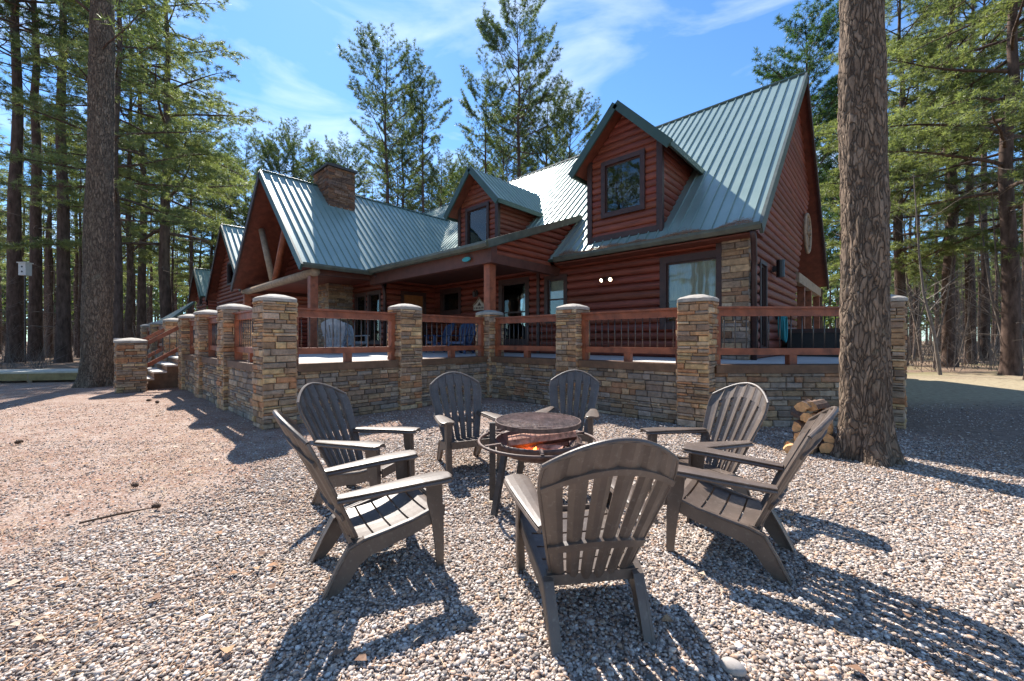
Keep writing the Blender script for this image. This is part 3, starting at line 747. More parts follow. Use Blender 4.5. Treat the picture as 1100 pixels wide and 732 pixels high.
# ---- wall fittings
def fitting(name, label, cat, loc): 
    e = empty(name, loc); tag(e, label, cat); return e
xs = fx(514,FY)
e = fitting('wall_lantern','black wall lantern above the house-shaped sign on the porch wall','lamp',(xs,FY-.05,2.95))
mb = MB(); mb.b2((-.05,-.03,-.12),(.05,.0,.10)); mb.tube([(0,-.02,.05),(0,-.10,.12),(0,-.15,.08)],.012,6); mb.build('bracket', M['black'], e)
mb = MB(); mb.tube([(0,-.15,-.14),(0,-.15,.02),(0,-.15,.08)],[.05,.065,.01],8); mb.build('lantern_shade', M['iron'], e)
e = fitting('house_sign','small pale house-shaped sign with dark lettering on the porch wall','sign',(fx(515,FY-.1),FY-.1,2.38))
mb = MB(); mb.prism([(-.30,0,-.02),(.30,0,-.02),(.30,0,.14),(.17,0,.20),(.0,0,.36),(-.17,0,.20),(-.30,0,.14)], (0,.025,0)); mb.build('board', simple('sign_cream',(.55,.50,.42),.7,6,.1,.05), e)
mb = MB(); r2 = random.Random(3)
for k in range(7): mb.b2((-.25+k*.072,-.008,.02),(-.25+k*.072+.045,-.002,.085)) if k % 2 else mb.b2((-.25+k*.072,-.008,.02),(-.25+k*.072+.02,-.002,.085))
mb.prism([(-.10,-.004,.13),(.10,-.004,.13),(0,-.004,.25)], (0,-.003,0)); mb.build('lettering', M['trim'], e)
mb = MB(); mb.prism([(-.32,-.01,.135),(-.16,-.01,.22),(0,-.01,.385),(.16,-.01,.22),(.32,-.01,.135),(.30,-.01,.17),(.17,-.01,.25),(0,-.01,.42),(-.17,-.01,.25),(-.30,-.01,.17)],(0,-.02,0)); mb.build('roof_edge', M['paletimber'], e)
xs = fx(656,FY)
e = fitting('flood_light','pair of lit flood lamps on the log wall right of the small window','lamp',(xs,FY-.05,3.02-.10))
mb = MB(); mb.tube([(0,0,0),(0,-.07,0)],.06,12); mb.tube([(0,-.05,0),(-.1,-.12,-.02)],.02,6); mb.tube([(0,-.05,0),(.1,-.12,-.02)],.02,6); mb.build('bracket', M['trim'], e)
for sx in (-1,1):
    mb = MB(); mb.tube([(sx*.09,-.09,0),(sx*.12,-.15,-.03),(sx*.13,-.2,-.05)],[.03,.05,.055],10); h = mb.build('lamp_head', M['trim'], e)
    mb = MB(); mb.tube([(sx*.13,-.2,-.05),(sx*.135,-.215,-.056)],[.047,.03],10); mb.build('bulb', M['bulb'], h)
e = fitting('wall_sconce','black cylinder wall lamp on the right gable wall','lamp',(GX+.05,11.15,3.02))
mb = MB(); mb.b2((0,-.05,-.06),(.12,.05,.06)); mb.build('bracket', M['black'], e)
mb = MB(); mb.tube([(.18,0,-.2),(.18,0,.2)],.085,12); mb.build('lamp_shade', M['black'], e)
e = fitting('garden_hose','teal garden hose coiled on the right gable wall','hose',(GX+.12,11.6,1.75))
mb = MB()
for k in range(5):
    pts = [(.02+.03*k, .17*math.sin(t*math.pi/8)*(1+.05*k), .33*math.cos(t*math.pi/8)-.03*k) for t in range(17)]
    mb.tube(pts,.016,6,cap=False)
mb.build('hose_coil', M['teal'], e, True)
mb = MB(); mb.b2((-.08,-.12,.1),(.0,.12,.3)); mb.build('hanger', M['black'], e)
e = fitting('wagon_wheel','wooden wagon wheel hanging in the right gable opening','wheel',(GX+.14,16.3,4.85))
mb = MB(); ring = [(0,.62*math.cos(2*math.pi*k/32),.62*math.sin(2*math.pi*k/32)) for k in range(33)]
mb.tube(ring,.045,8,cap=False); mb.build('rim', M['paletimber'], e, True)
mb = MB(); mb.tube([(-.1,0,0),(.1,0,0)],.09,12); mb.build('hub', M['paletimber'], e)
for k in range(10):
    mb = MB(); t = 2*math.pi*k/10; mb.tube([(0,.07*math.cos(t),.07*math.sin(t)),(0,.6*math.cos(t),.6*math.sin(t))],.02,6); mb.build('spoke', M['paletimber'], e)
e = fitting('oval_plaque','small teal oval plaque under the entry porch gutter','plaque',(-7.55,6.44,3.33))
mb = MB(); mb.tube([(0,0,0),(0,.03,0)],1,20)
mb.v = [(a*.15,b_,c_*.055) for a,b_,c_ in mb.v]; mb.build('oval_plate', M['teal'], e)
e = fitting('hot_tub','black box-shaped tub with black cover on the side porch behind the railing','tub',(-1.0,13.3,ZD))
mb = MB(); mb.b2((-.85,-1.1,0),(.85,1.1,.58)); mb.build('tub_body', M['black'], e)
mb = MB(); mb.b2((-.9,-1.15,.582),(.9,1.15,.68)); mb.build('cover', M['trim'], e)

# ================================================================ CHAIRS
def solid_grid(mb, G, th, n_hint):
    """G rows of Vector points -> slab of thickness th (towards -n)"""
    r, c = len(G), len(G[0]); F = []; B = []
    for i in range(r):
        for j in range(c):
            du = G[i][min(j+1,c-1)]-G[i][max(j-1,0)]; dv = G[min(i+1,r-1)][j]-G[max(i-1,0)][j]
            n = du.cross(dv).normalized()
            if n.dot(n_hint) < 0: n = -n
            F.append(G[i][j]+n*th/2); B.append(G[i][j]-n*th/2)
    base = r*c; fs = []
    id_ = lambda i,j: i*c+j
    for i in range(r-1):
        for j in range(c-1):
            fs.append((id_(i,j),id_(i,j+1),id_(i+1,j+1),id_(i+1,j))); fs.append((base+id_(i,j),base+id_(i+1,j),base+id_(i+1,j+1),base+id_(i,j+1)))
    for i in range(r-1):
        for j in (0,c-1): fs.append((id_(i,j),id_(i+1,j),base+id_(i+1,j),base+id_(i,j)))
    for j in range(c-1):
        for i in (0,r-1): fs.append((id_(i,j),id_(i,j+1),base+id_(i,j+1),base+id_(i,j)))
    mb.add(F+B, fs)
def backpt(s, t):
    """s -1..1 across, t 0..1 up"""
    w = .185+.118*min(1,t/.86)**.9 if t < .86 else .303 - .012*((t-.86)/.14)
    top = .968 - .125*abs(s)**1.9
    z = .225 + (top-.225)*t
    yy = -.13 - .36*((z-.225)/.73)**1.05 - .055*(1-s*s)*(.5+.5*t) + .03*t
    return Vector((s*w, yy, z))
def make_chair(m, label):
    e = empty('adirondack_chair'); tag(e, label, 'chair', 'brown adirondack chairs around the fire pit')
    mb = MB(); NS = 6; nh = Vector((0,1,.4)); tg = .84
    for k in range(NS):
        s0 = -1+2*k/NS; s1 = s0+2/NS; g = .042
        s0 += g if k > 0 else 0; s1 -= g if k < NS-1 else 0
        G = []
        for i in range(9):
            t = tg*i/8; row = []
            for j in range(4):
                s = s0+(s1-s0)*j/3; p = backpt(s,t); p.y += -.013*math.sin(math.pi*j/3); row.append(p)
            G.append(row)
        solid_grid(mb, G, .014, nh)
        G = []
        for i in range(5):                         # joined top of each slat, a shallow groove between
            t = tg+(1-tg)*i/4; row = []
            a0 = -1+2*k/NS+.0015; a1 = a0+2/NS-.003
            for j in range(5):
                s = a0+(a1-a0)*j/4; p = backpt(s,t); p.y += -.013*math.sin(math.pi*j/4); row.append(p)
            G.append(row)
        solid_grid(mb, G, .015, nh)
    o = mb.build('backrest', m, e)
    mb = MB()
    for (ta, tb_, off) in ((.80,.84,.018),(.27,.33,.02)):
        G = [[backpt(s/10*.99,t)+Vector((0,-off,0)) for s in range(-10,11)] for t in (ta,tb_)]
        solid_grid(mb, G, .022, nh)
    mb.tube([tuple(backpt(s/12,1.0)+Vector((0,-.004,0))) for s in range(-12,13)], .013, 8)
    for sx in (-1,1): mb.tube([tuple(backpt(sx,t/10)+Vector((0,-.004,0))) for t in range(0,11)], .011, 6)
    mb.build('back_frame', m, e)
    # seat : slats across, dished
    def sz(y):
        t = (y+.17)/.52; return .265 + .105*t + .03*math.sin(math.pi*min(1,max(0,t)))*-1.0 - (max(0,t-.88)*.35)
    NSE = 5
    mb = MB(); y0, y1 = -.16, .355
    for k in range(NSE):
        a0 = y0+(y1-y0)*k/NSE; a1 = y0+(y1-y0)*(k+1)/NSE-.012
        G = []
        for i in range(4):
            y = a0+(a1-a0)*i/3; row = []
            for j in range(7):
                s = -1+j/3; row.append(Vector((s*(.215+.035*(y-y0)/(y1-y0)), y, sz(y)-.012*(1-s*s))))
            G.append(row)
        solid_grid(mb, G, .018, Vector((0,0,1)))
    mb.build('seat', m, e)
    for sx in (-1,1):
        # side rail running back into the rear leg
        mb = MB(); prof_t = [(.315,.375),(.28,.368),(.15,.325),(0,.295),(-.12,.275),(-.20,.245),(-.255,.15),(-.33,0)]
        prof_b = [(.31,.29),(.27,.275),(.15,.235),(.0,.20),(-.09,.175),(-.14,.14),(-.20,.06),(-.265,0)]
        xo = [.262,.26,.25,.24,.232,.225,.222,.218]; 
        vs = []; k = len(prof_t)
        for i in range(k):
            for xx in (xo[i]-.014, xo[i]+.014):
                vs.append((sx*xx, prof_t[i][0], prof_t[i][1])); vs.append((sx*xx, prof_b[i][0], prof_b[i][1]))
        fs = []
        for i in range(k-1):
            a = i*4; b_ = a+4
            fs += [(a,b_,b_+1,a+1),(a+2,a+3,b_+3,b_+2),(a,a+2,b_+2,b_),(a+1,b_+1,b_+3,a+3)]
        fs += [(0,1,3,2),((k-1)*4,(k-1)*4+2,(k-1)*4+3,(k-1)*4+1)]
        mb.add(vs, fs)
        # outer flange along the leg
        mb.tube([(sx*(xo[i]+.012), (prof_t[i][0]), prof_t[i][1]-.006) for i in range(k)], .010, 6)
        for i in range(4,k-1):
            pass
        q = [(sx*(xo[i]-.03), prof_t[i][0]+.006, prof_t[i][1]-.004) for i in range(4,k)] 
        w = [(sx*(xo[i]+.02), prof_t[i][0]+.0, prof_t[i][1]-.0) for i in range(4,k)]
        G = [[Vector(a), Vector(b_)] for a,b_ in zip(q,w)]; solid_grid(mb, G, .012, Vector((0,-1,.5)))
        mb.build('rear_leg', m, e)
        # front leg : angled plate, wide above, narrow at the foot
        mb = MB(); lv = [(.53,.10,.275,.315),(.40,.095,.275,.32),(.30,.075,.276,.325),(.15,.058,.275,.328),(0,.045,.27,.33)]
        vs = []
        for (z,w,xc,yc) in lv:
            for (dx,dy) in ((-.008,0),(.014,0),(.014,-w),(.004,-w),(.004,-.014),(-.008 -.03,-.014),(-.008-.03,0)):
                vs.append((sx*(xc+dx), yc+dy, z))
        n7 = 7; fs = []
        for i in range(len(lv)-1):
            for j in range(n7):
                fs.append((i*n7+j, i*n7+(j+1)%n7, (i+1)*n7+(j+1)%n7, (i+1)*n7+j))
        fs += [tuple(range(n7)), tuple(range((len(lv)-1)*n7+n7-1, (len(lv)-1)*n7-1, -1))]
        mb.add(vs, fs); mb.build('front_leg', m, e)
        # arm
        G = []; ys = [(.36,.04),(.345,.062),(.29,.070),(.18,.066),(.05,.056),(-.1,.043),(-.2,.035),(-.265,.028)]
        for (y,hw) in ys:
            xc = .284-.03*(max(0,.4-y)/.6)**1.5; z = .55 - .02*((.2-y)/.5 if y < .2 else 0) - (.008 if y > .4 else 0)
            G.append([Vector((sx*(xc+hw*q), y, z-.006*abs(q)**3)) for q in (-1,-.8,-.3,.3,.8,1)])
        mb = MB(); solid_grid(mb, G, .022, Vector((0,0,1)))
        lip = [(r[-1].x, r[-1].y, r[-1].z-.012) for r in G]; mb.tube(lip, .011, 6)
        lip = [(r[0].x, r[0].y, r[0].z-.012) for r in G]; mb.tube(lip, .011, 6)
        mb.build('arm', m, e)
    mb = MB(); mb.bar((-.25,.345,.325),(.25,.345,.325),.014,.07); mb.build('cross_rail', m, e); mb = MB(); mb.bar((-.23,-.17,.235),(.23,-.17,.235),.014,.05); mb.build('cross_rail', m, e)
    return e
CH = [((.355,2.08),(-.15,.985),'brown adirondack chair seen from behind, nearest the camera'),
      ((-.84,2.46),(.83,.56),'brown adirondack chair in the left foreground facing right toward the pit'),
      ((-1.27,3.44),(.965,-.26),'brown adirondack chair behind the left foreground chair, before the corner pillar'),
      ((-.50,4.33),(.40,-.91),'dark adirondack chair left of the fire pit, turned toward the camera'),
      ((.66,4.62),(-.28,-.96),'dark adirondack chair directly behind the grill grate'),
      ((1.60,3.42),(-.955,-.28),'sunlit pale-looking adirondack chair in front of the stone pillar, facing left'),
      ((1.42,2.60),(-.80,.60),'brown adirondack chair at right beside the firewood, casting a long shadow')]
proto = make_chair(M['chair'], CH[0][2])
def place(o, p, f, z=0):
    w = c2w(*p); fw = c2w(*f); o.location = (w[0],w[1],z); o.rotation_euler = (0,0,math.atan2(-fw[0],fw[1]))
for i, (p_, f_, l_) in enumerate(CH):
    o = proto if i == 0 else copy_tree(proto); o['label'] = l_; place(o, p_, f_)
# porch chairs share the build but not the resin
def porch_chair(m, x, y, rz, label, grp):
    o = copy_tree(proto); o['label'] = label; o['group'] = grp; o.location = (x,y,ZD); o.rotation_euler = (0,0,rz)
    for c in kids(o):
        c.data = c.data.copy(); c.data.materials[0] = m
    return o
porch_chair(M['bluechair'], -10.6, 7.9, R(170), 'blue porch chair left one behind the railing near the door', 'blue porch chairs')
porch_chair(M['bluechair'], -9.2, 7.7, R(200), 'blue porch chair right one, beside the post pillar', 'blue porch chairs')
porch_chair(M['greychair'], -11.4, 4.9, R(60), 'pale porch chair in the middle behind the left railing', 'pale porch chairs')
porch_chair(M['greychair'], -12.2, 5.8, R(-75), 'pale porch chair with its back to the door, behind the left railing', 'pale porch chairs')
porch_chair(M['greychair'], -11.5, 3.4, R(-80), 'pale porch chair just right of the broad corner pillar', 'pale porch chairs')

# ================================================================ FIRE PIT
fp = c2w(.22,3.42); ft = empty('fire_pit', (fp[0],fp[1],0), A); tag(ft, 'rusty steel fire pit on legs with a ring rim and swing grate', 'fire pit')
mb = MB(); RR = .50; zr = .505
ring = [(RR*math.cos(2*math.pi*k/48),RR*math.sin(2*math.pi*k/48),zr) for k in range(49)]
mb.tube(ring,.013,8,cap=False)
mb.build('outer_ring', M['rust'], ft, True)
mb = MB()
prof = [(.355,.52),(.37,.52),(.37,.495),(.34,.43),(.22,.375),(.0,.36)]
n = 40; vs = []
for (r_,z) in prof:
    for k in range(n): t = 2*math.pi*k/n; vs.append((r_*math.cos(t) if r_ else .001*math.cos(t), r_*math.sin(t) if r_ else .001*math.sin(t), z))
inner = [(.355,.52),(.35,.495),(.31,.44),(.21,.39),(.0,.375)]
fs = [(i*n+k,i*n+(k+1)%n,(i+1)*n+(k+1)%n,(i+1)*n+k) for i in range(len(prof)-1) for k in range(n)]
mb.add(vs, fs); vs = []
for (r_,z) in inner:
    for k in range(n): t = 2*math.pi*k/n; vs.append(((r_ or .001)*math.cos(t),(r_ or .001)*math.sin(t),z))
fs = [(i*n+k,(i+1)*n+k,(i+1)*n+(k+1)%n,i*n+(k+1)%n) for i in range(len(inner)-1) for k in range(n)]
mb.add(vs, fs); mb.build('bowl', M['rust'], ft, True)
for k in range(6):
    t = 2*math.pi*(k+.5)/6; mb = MB(); mb.bar((.34*math.cos(t),.34*math.sin(t),.52),(RR*math.cos(t),RR*math.sin(t),.52),.025,.012); mb.build('rim_strut', M['rust'], ft)
for (ax, ay, bx, by) in ((-.27,-.2,-.36,-.32),(-.1,.3,-.16,.40),(.27,-.2,.36,-.32),(.28,.22,.37,.34)):
    mb = MB(); mb.bar((ax,ay,.50),(bx,by,0),.055,.028,(bx,by,0)); mb.build('leg', M['iron'], ft)
mb = MB(); mb.bar((-.385,-.02,.0),(-.385,-.02,.66),.05,.05); mb.build('grate_post', M['iron'], ft)
# cooking grate
zg = .665; rg = .355; cxg = .0; cyg = -.0
mb = MB(); ring = [(cxg+rg*math.cos(2*math.pi*k/48),cyg+rg*math.sin(2*math.pi*k/48),zg) for k in range(49)]; 
n = 48; vs = []
for (r_,z) in ((rg,zg-.022),(rg+.008,zg-.022),(rg+.008,zg+.014),(rg,zg+.014)):
    for k in range(n): t = 2*math.pi*k/n; vs.append((cxg+r_*math.cos(t),cyg+r_*math.sin(t),z))
fs = [(i*n+k,i*n+(k+1)%n,((i+1)%4)*n+(k+1)%n,((i+1)%4)*n+k) for i in range(4) for k in range(n)]
mb.add(vs, fs)
g = mb.build('cooking_grate', M['rust'], ft)
mb = MB()
k = -rg+.012
while k < rg-.005:
    h_ = math.sqrt(max(0,rg*rg-k*k)); mb.bar((cxg+k,cyg-h_,zg+.002),(cxg+k,cyg+h_,zg+.002),.004,.006); mb.bar((cxg-h_,cyg+k,zg+.009),(cxg+h_,cyg+k,zg+.009),.004,.006); k += .040
mb.build('mesh_bars', simple('ashy_grate',(.30,.22,.19),.8,14,.5,.2), g)
# burning logs + embers + flames
def splitlog(mb, p0, p1, r, seed, n=9, mi_cut=1):
    rr = random.Random(seed); prof = []
    for k in range(n):
        t = 2*math.pi*k/n; q = r*(1 if t < math.pi*1.15 else .45+.25*rr.random())*(.9+.2*rr.random()); prof.append((math.cos(t)*q, math.sin(t)*q))
    p0, p1 = Vector(p0), Vector(p1); d = (p1-p0).normalized(); a = d.cross(Vector((0,0,1))).normalized(); b_ = a.cross(d)
    vs = []; m_ = 6
    for i in range(m_):
        c_ = p0.lerp(p1, i/(m_-1)); s_ = 1+rr.uniform(-.05,.05)
        for x,y in prof: vs.append(c_+a*x*s_+b_*y*s_+Vector((rr.uniform(-1,1),rr.uniform(-1,1),rr.uniform(-1,1)))*r*.04)
    base = len(mb.v); mb.add(vs, [])
    for i in range(m_-1):
        for k in range(n):
            cut = 2*math.pi*k/n >= math.pi*1.1
            mb.f.append((base+i*n+k, base+i*n+(k+1)%n, base+(i+1)*n+(k+1)%n, base+(i+1)*n+k)); mb.mi.append(mi_cut if cut else 0); mb.c.append((1,1,1))
    for ids in (range(n-1,-1,-1), range((m_-1)*n, m_*n)):
        mb.f.append(tuple(base+i for i in ids)); mb.mi.append(mi_cut); mb.c.append((1,1,1))
fl = [((-.25,-.10,.50),(.31,-.02,.555),.062),((-.24,.04,.42),(.2,-.16,.44),.065),((-.1,.15,.42),(.27,.06,.46),.055)]
for i, (a_,b_,r_) in enumerate(fl):
    L_ = ['charred pinkish log lying across the top in the fire pit bowl','charred log low at the front in the fire pit bowl','charred log at the rear in the fire pit bowl'][i]
    e = empty('fire_log', (fp[0],fp[1],0), A); tag(e, L_, 'log', 'logs burning in the fire pit')
    mb = MB(); splitlog(mb, a_, b_, r_, i+5); mb.build('charred_wood', [simple('scorched_pink_wood',(.55,.28,.19),.85,16,.8,.9,.01), M['char']], e)
fe = empty('fire', (fp[0],fp[1],.385), A); tag(fe, 'small orange flames and embers between the logs in the pit', 'fire')
rr = random.Random(4)
for k in range(7):
    x = -.13+.045*k+rr.uniform(-.012,.012); y = -.15+rr.uniform(-.02,.04); h_ = rr.uniform(.04,.09)
    mb = MB(); pts = [(x,y,.02),(x+.006,y,.02+h_*.35),(x-.004,y+.004,.02+h_*.7),(x+.008,y,.02+h_)]
    mb.tube(pts, [.016,.030,.014,.001], 7); mb.build('flame', M['flame'], fe, True)
mb = MB()
for k in range(60):
    t = rr.uniform(0,6.28); q = .17*math.sqrt(rr.random()); s = rr.uniform(.012,.026)
    mb.box((q*math.cos(t), q*math.sin(t), .005+rr.uniform(0,.02)), (s,s*1.2,s), rr.uniform(0,3))
mb.build('embers', M['char'], fe)

# ================================================================ FIREWOOD beside the right tree
rr = random.Random(11)
FW = [(3.40,4.92,.07),(3.52,4.95,.07),(3.66,4.9,.065),(3.80,4.88,.07),
      (3.56,4.98,.18),(3.70,4.93,.185),(3.84,4.9,.18),
      (3.62,5.0,.295),(3.76,4.96,.30),(3.89,4.95,.295),
      (3.60,5.0,.41),(3.74,4.98,.42),(3.87,4.99,.41),
      (3.66,5.02,.53),(3.80,5.02,.53)]
desc = ['right of middle','second from the right','at the right end','at the far left end','left of middle','']
rown = {.0:'bottom',.2:'second',.35:'third',.5:'fourth',.65:'top'}
def rowname(z): return 'bottom' if z<.12 else 'second' if z<.24 else 'third' if z<.35 else 'fourth' if z<.47 else 'topmost'
rows = {}
for f in FW: rows.setdefault(rowname(f[2]),[]).append(f)
ordn = ['leftmost','second from left','third from left','fourth from left','rightmost']
for rn_, lst in rows.items():
    lst.sort()
    for i, (x,y,z) in enumerate(lst):
        pos = 'rightmost' if i == len(lst)-1 and len(lst) > 1 else ordn[i]
        mb = MB(); r_ = rr.uniform(.064,.082); L2 = .2
        w = c2w(x,y); ang = A - .64 + rr.uniform(-.4,.4)
        e = empty('firewood_log', (w[0],w[1],z), ang)
        if len(lst) > 1: tag(e, 'split firewood log, %s in the %s row beside the right tree' % (pos, rn_), 'log', 'firewood stacked beside the tree')
        else: tag(e, 'split firewood log lying alone on top of the stack by the tree', 'log', 'firewood stacked beside the tree')
        splitlog(mb, (-.0,-L2,0), (.0,L2,rr.uniform(-.02,.02)), r_, rr.randint(0,999))
        e.rotation_euler = (0,0,ang); o = mb.build('wood', [M['wood_bark'],M['wood_cut']], e); o.rotation_euler = (0,rr.uniform(0,6.28),0)
# ================================================================ TREES
npr = np.random.default_rng(5)
def unit(a): return a/np.maximum(1e-6, np.linalg.norm(a,axis=-1,keepdims=True))
def tufts(cent, dirs, K, Ln, w, pal, seed, flat=0.0, spread=1.0):
    g = np.random.default_rng(seed); n = len(cent)
    cent = np.asarray(cent); dirs = unit(np.asarray(dirs))
    Rv = unit(g.normal(size=(n,K,3))); Rv[:,:,2] *= (1-flat)
    d = unit(dirs[:,None,:]*.5/spread + Rv)
    perp = unit(np.cross(d, g.normal(size=(n,K,3))))
    L_ = Ln*g.uniform(.65,1.2,(n,K,1)); c = cent[:,None,:] + Rv*Ln*.12
    v = np.stack([c+perp*w/2, c-perp*w/2, c+d*L_], axis=2).reshape(-1,3)
    f = np.arange(n*K*3).reshape(-1,3)
    pal = np.array(pal); pi = g.integers(0,len(pal),n); t = g.uniform(.7,1.25,(n,1))
    col = np.repeat(pal[pi]*t, K, axis=0)
    return v, f, col
GREEN = [(.085,.12,.052),(.11,.15,.065),(.07,.105,.05),(.13,.17,.075),(.095,.135,.068)]
LGREEN = [(.20,.235,.11),(.165,.205,.095),(.245,.28,.14),(.135,.175,.085),(.21,.25,.13)]
def make_tree(seed, H, r0, cb, LL, nl, style='pine', K=13, Ln=.24, w=.03, pal=GREEN, dead=10, bark=None, tuftstep=.22, lean=0.0, thin=1.0):
    """returns (trunk mesh, crown mesh)"""
    g = random.Random(seed); mb = MB()
    wob = [(g.uniform(-.12,.12)+lean*(i/10)**1.3, g.uniform(-.12,.12)) for i in range(11)]; wob[0] = (0,0); wob[1] = (wob[1][0]*.3,wob[1][1]*.3)
    def tr(z):
        t = max(0,min(.999,z/H))*10; i = int(t); f = t-i
        return (wob[i][0]*(1-f)+wob[i+1][0]*f, wob[i][1]*(1-f)+wob[i+1][1]*f)
    def rad(z): return r0*(1-.9*(z/H)**1.15) + r0*.35*math.exp(-z/.35)
    zs = [0,.15,.4,.9]+[H*k/14 for k in range(1,15)]
    zs = sorted(set(zs)); mb.tube([(*tr(z),z-.05) for z in zs],[max(.015,rad(z)) for z in zs],12,cap=False)
    cent = []; dirs = []
    for i in range(nl):
        f = (i+g.random())/nl; z = H*(cb+(1.0-cb)*f**.9)
        az = i*2.4+g.uniform(-.5,.5)
        if style == 'pine':
            prof = (.50+.50*math.cos((f-.5)/.5*math.pi/2)) if f > .5 else .40+.60*f/.5
            Lb = LL*prof*g.uniform(.6,1.1); el0 = R(g.uniform(-5,25)+34*f); curve = .16
        elif style == 'white':
            Lb = LL*(1.0-.75*f)*g.uniform(.65,1.1); el0 = R(g.uniform(-8,12)+25*f); curve = -.05
        else:
            Lb = LL*math.sin(math.pi*(.12+.8*f))**.6*g.uniform(.7,1.1); el0 = R(g.uniform(10,35)+25*f); curve = .1
        if Lb < .25: Lb = .25
        bx, by = tr(z); base = Vector((bx,by,z)); d = Vector((math.cos(az)*math.cos(el0), math.sin(az)*math.cos(el0), math.sin(el0)))
        pts = [base]; p = base.copy(); m_ = 6
        for k in range(m_):
            d = (d + Vector((g.uniform(-.13,.13),g.uniform(-.13,.13),curve*.5+g.uniform(-.09,.09)))).normalized(); p = p + d*Lb/m_; pts.append(p.copy())
        rb = max(.018, min(rad(z)*.5, .012+.014*Lb)); mb.tube(pts, [rb*(1-.85*k/m_) for k in range(m_+1)], 5, cap=False)
        # side twigs
        nt = max(3, int(Lb*3.9*thin))
        for k in range(nt):
            t = (.42 if style == 'pine' else .25); t = t+(1-t)*(k+g.random())/nt; q = t*m_; j = min(m_-1,int(q)); b0 = pts[j].lerp(pts[j+1], q-j)
            dd = (pts[j+1]-pts[j]).normalized(); sd = dd.cross(Vector((0,0,1))).normalized()*(1 if k % 2 else -1)
            tw = (dd*.65+sd*g.uniform(.5,1.1)+Vector((0,0,g.uniform(-.15,.35) if style != 'white' else g.uniform(-.1,.12)))).normalized()
            tl = Lb*g.uniform(.14,.3)*(1.25-t*.6)+.12
            e1 = b0+tw*tl; mb.tube([b0,(b0+e1)/2+Vector((0,0,.02)),e1],[.011,.008,.004],3,cap=False)
            ns = max(1,int(tl/tuftstep))
            for s in range(ns):
                u = 1-s/ns*.8; c_ = b0.lerp(e1,u); cent.append(tuple(c_+Vector((g.uniform(-.05,.05),g.uniform(-.05,.05),g.uniform(-.03,.06))))); dirs.append(tuple(tw+Vector((0,0,.25 if style=='pine' else 0))))
        cent.append(tuple(pts[-1])); dirs.append(tuple(d))
    for i in range(dead):
        z = H*(.06+ (cb+.12)*g.random()) ; az = g.uniform(0,6.28); bx,by = tr(z); L_ = g.uniform(.4,1.9)
        d = Vector((math.cos(az),math.sin(az),g.uniform(-.25,.3))); p = Vector((bx,by,z)); pts = [p]
        for k in range(3):
            d = (d+Vector((g.uniform(-.3,.3),g.uniform(-.3,.3),g.uniform(-.25,.15)))).normalized(); p = p+d*L_/3; pts.append(p.copy())
        mb.tube(pts,[.02,.014,.009,.004],4,mi=1,cap=False)
        for k in range(3):
            q = pts[1+k%3]; e_ = q+Vector((g.uniform(-.4,.4),g.uniform(-.4,.4),g.uniform(-.25,.2))); mb.tube([q,e_],[.007,.003],3,mi=1,cap=False)
    t = mb.build('trunk', [bark or M['barkfar'],M['twig']], None, True)
    v, f, col = tufts(cent, dirs, K, Ln, w, pal, seed, flat=.28 if style == 'white' else .05)
    c = np_mesh('crown', v, f, M['needle'], col)
    tm, cm = t.data, c.data
    bpy.data.objects.remove(t); bpy.data.objects.remove(c)
    return tm, cm
def plant_tree(var, loc, rz, sc, label, group=None, cat='tree', name='pine_tree'):
    e = empty(name, (loc[0],loc[1],0), rz); tag(e, label, cat, group)
    e.scale = (sc,sc,sc)
    link('trunk', var[0], e)
    if var[1] is not None: link('crown', var[1], e)
    return e
V = {}
V['tallA'] = make_tree(11, 25, .24, .50, 4.4, 48, 'pine', 26, .24, .027, dead=26, tuftstep=.22)
V['tallB'] = make_tree(12, 24, .21, .56, 3.6, 40, 'pine', 26, .24, .027, dead=22, tuftstep=.22)
V['tallC'] = make_tree(13, 26, .26, .50, 5.0, 54, 'pine', 26, .24, .027, dead=26, tuftstep=.22)
V['round'] = make_tree(14, 22, .25, .40, 4.2, 66, 'broad', 24, .26, .032, [(.05,.10,.035),(.065,.12,.045),(.045,.085,.03)], dead=10)
V['whiteA'] = make_tree(15, 20, .24, .26, 5.4, 62, 'white', 24, .19, .022, LGREEN, dead=14, tuftstep=.16, thin=1.35)
V['whiteB'] = make_tree(16, 22, .22, .30, 4.6, 58, 'white', 22, .21, .026, LGREEN, dead=16, tuftstep=.18, thin=1.2)
V['farA'] = make_tree(17, 23, .22, .50, 3.6, 40, 'pine', 14, .38, .048, dead=24, tuftstep=.36)
V['farB'] = make_tree(18, 21, .19, .42, 3.6, 40, 'white', 14, .36, .046, LGREEN, dead=20, tuftstep=.34)
V['farC'] = make_tree(19, 20, .16, .52, 2.8, 30, 'pine', 14, .38, .048, dead=30, tuftstep=.36)
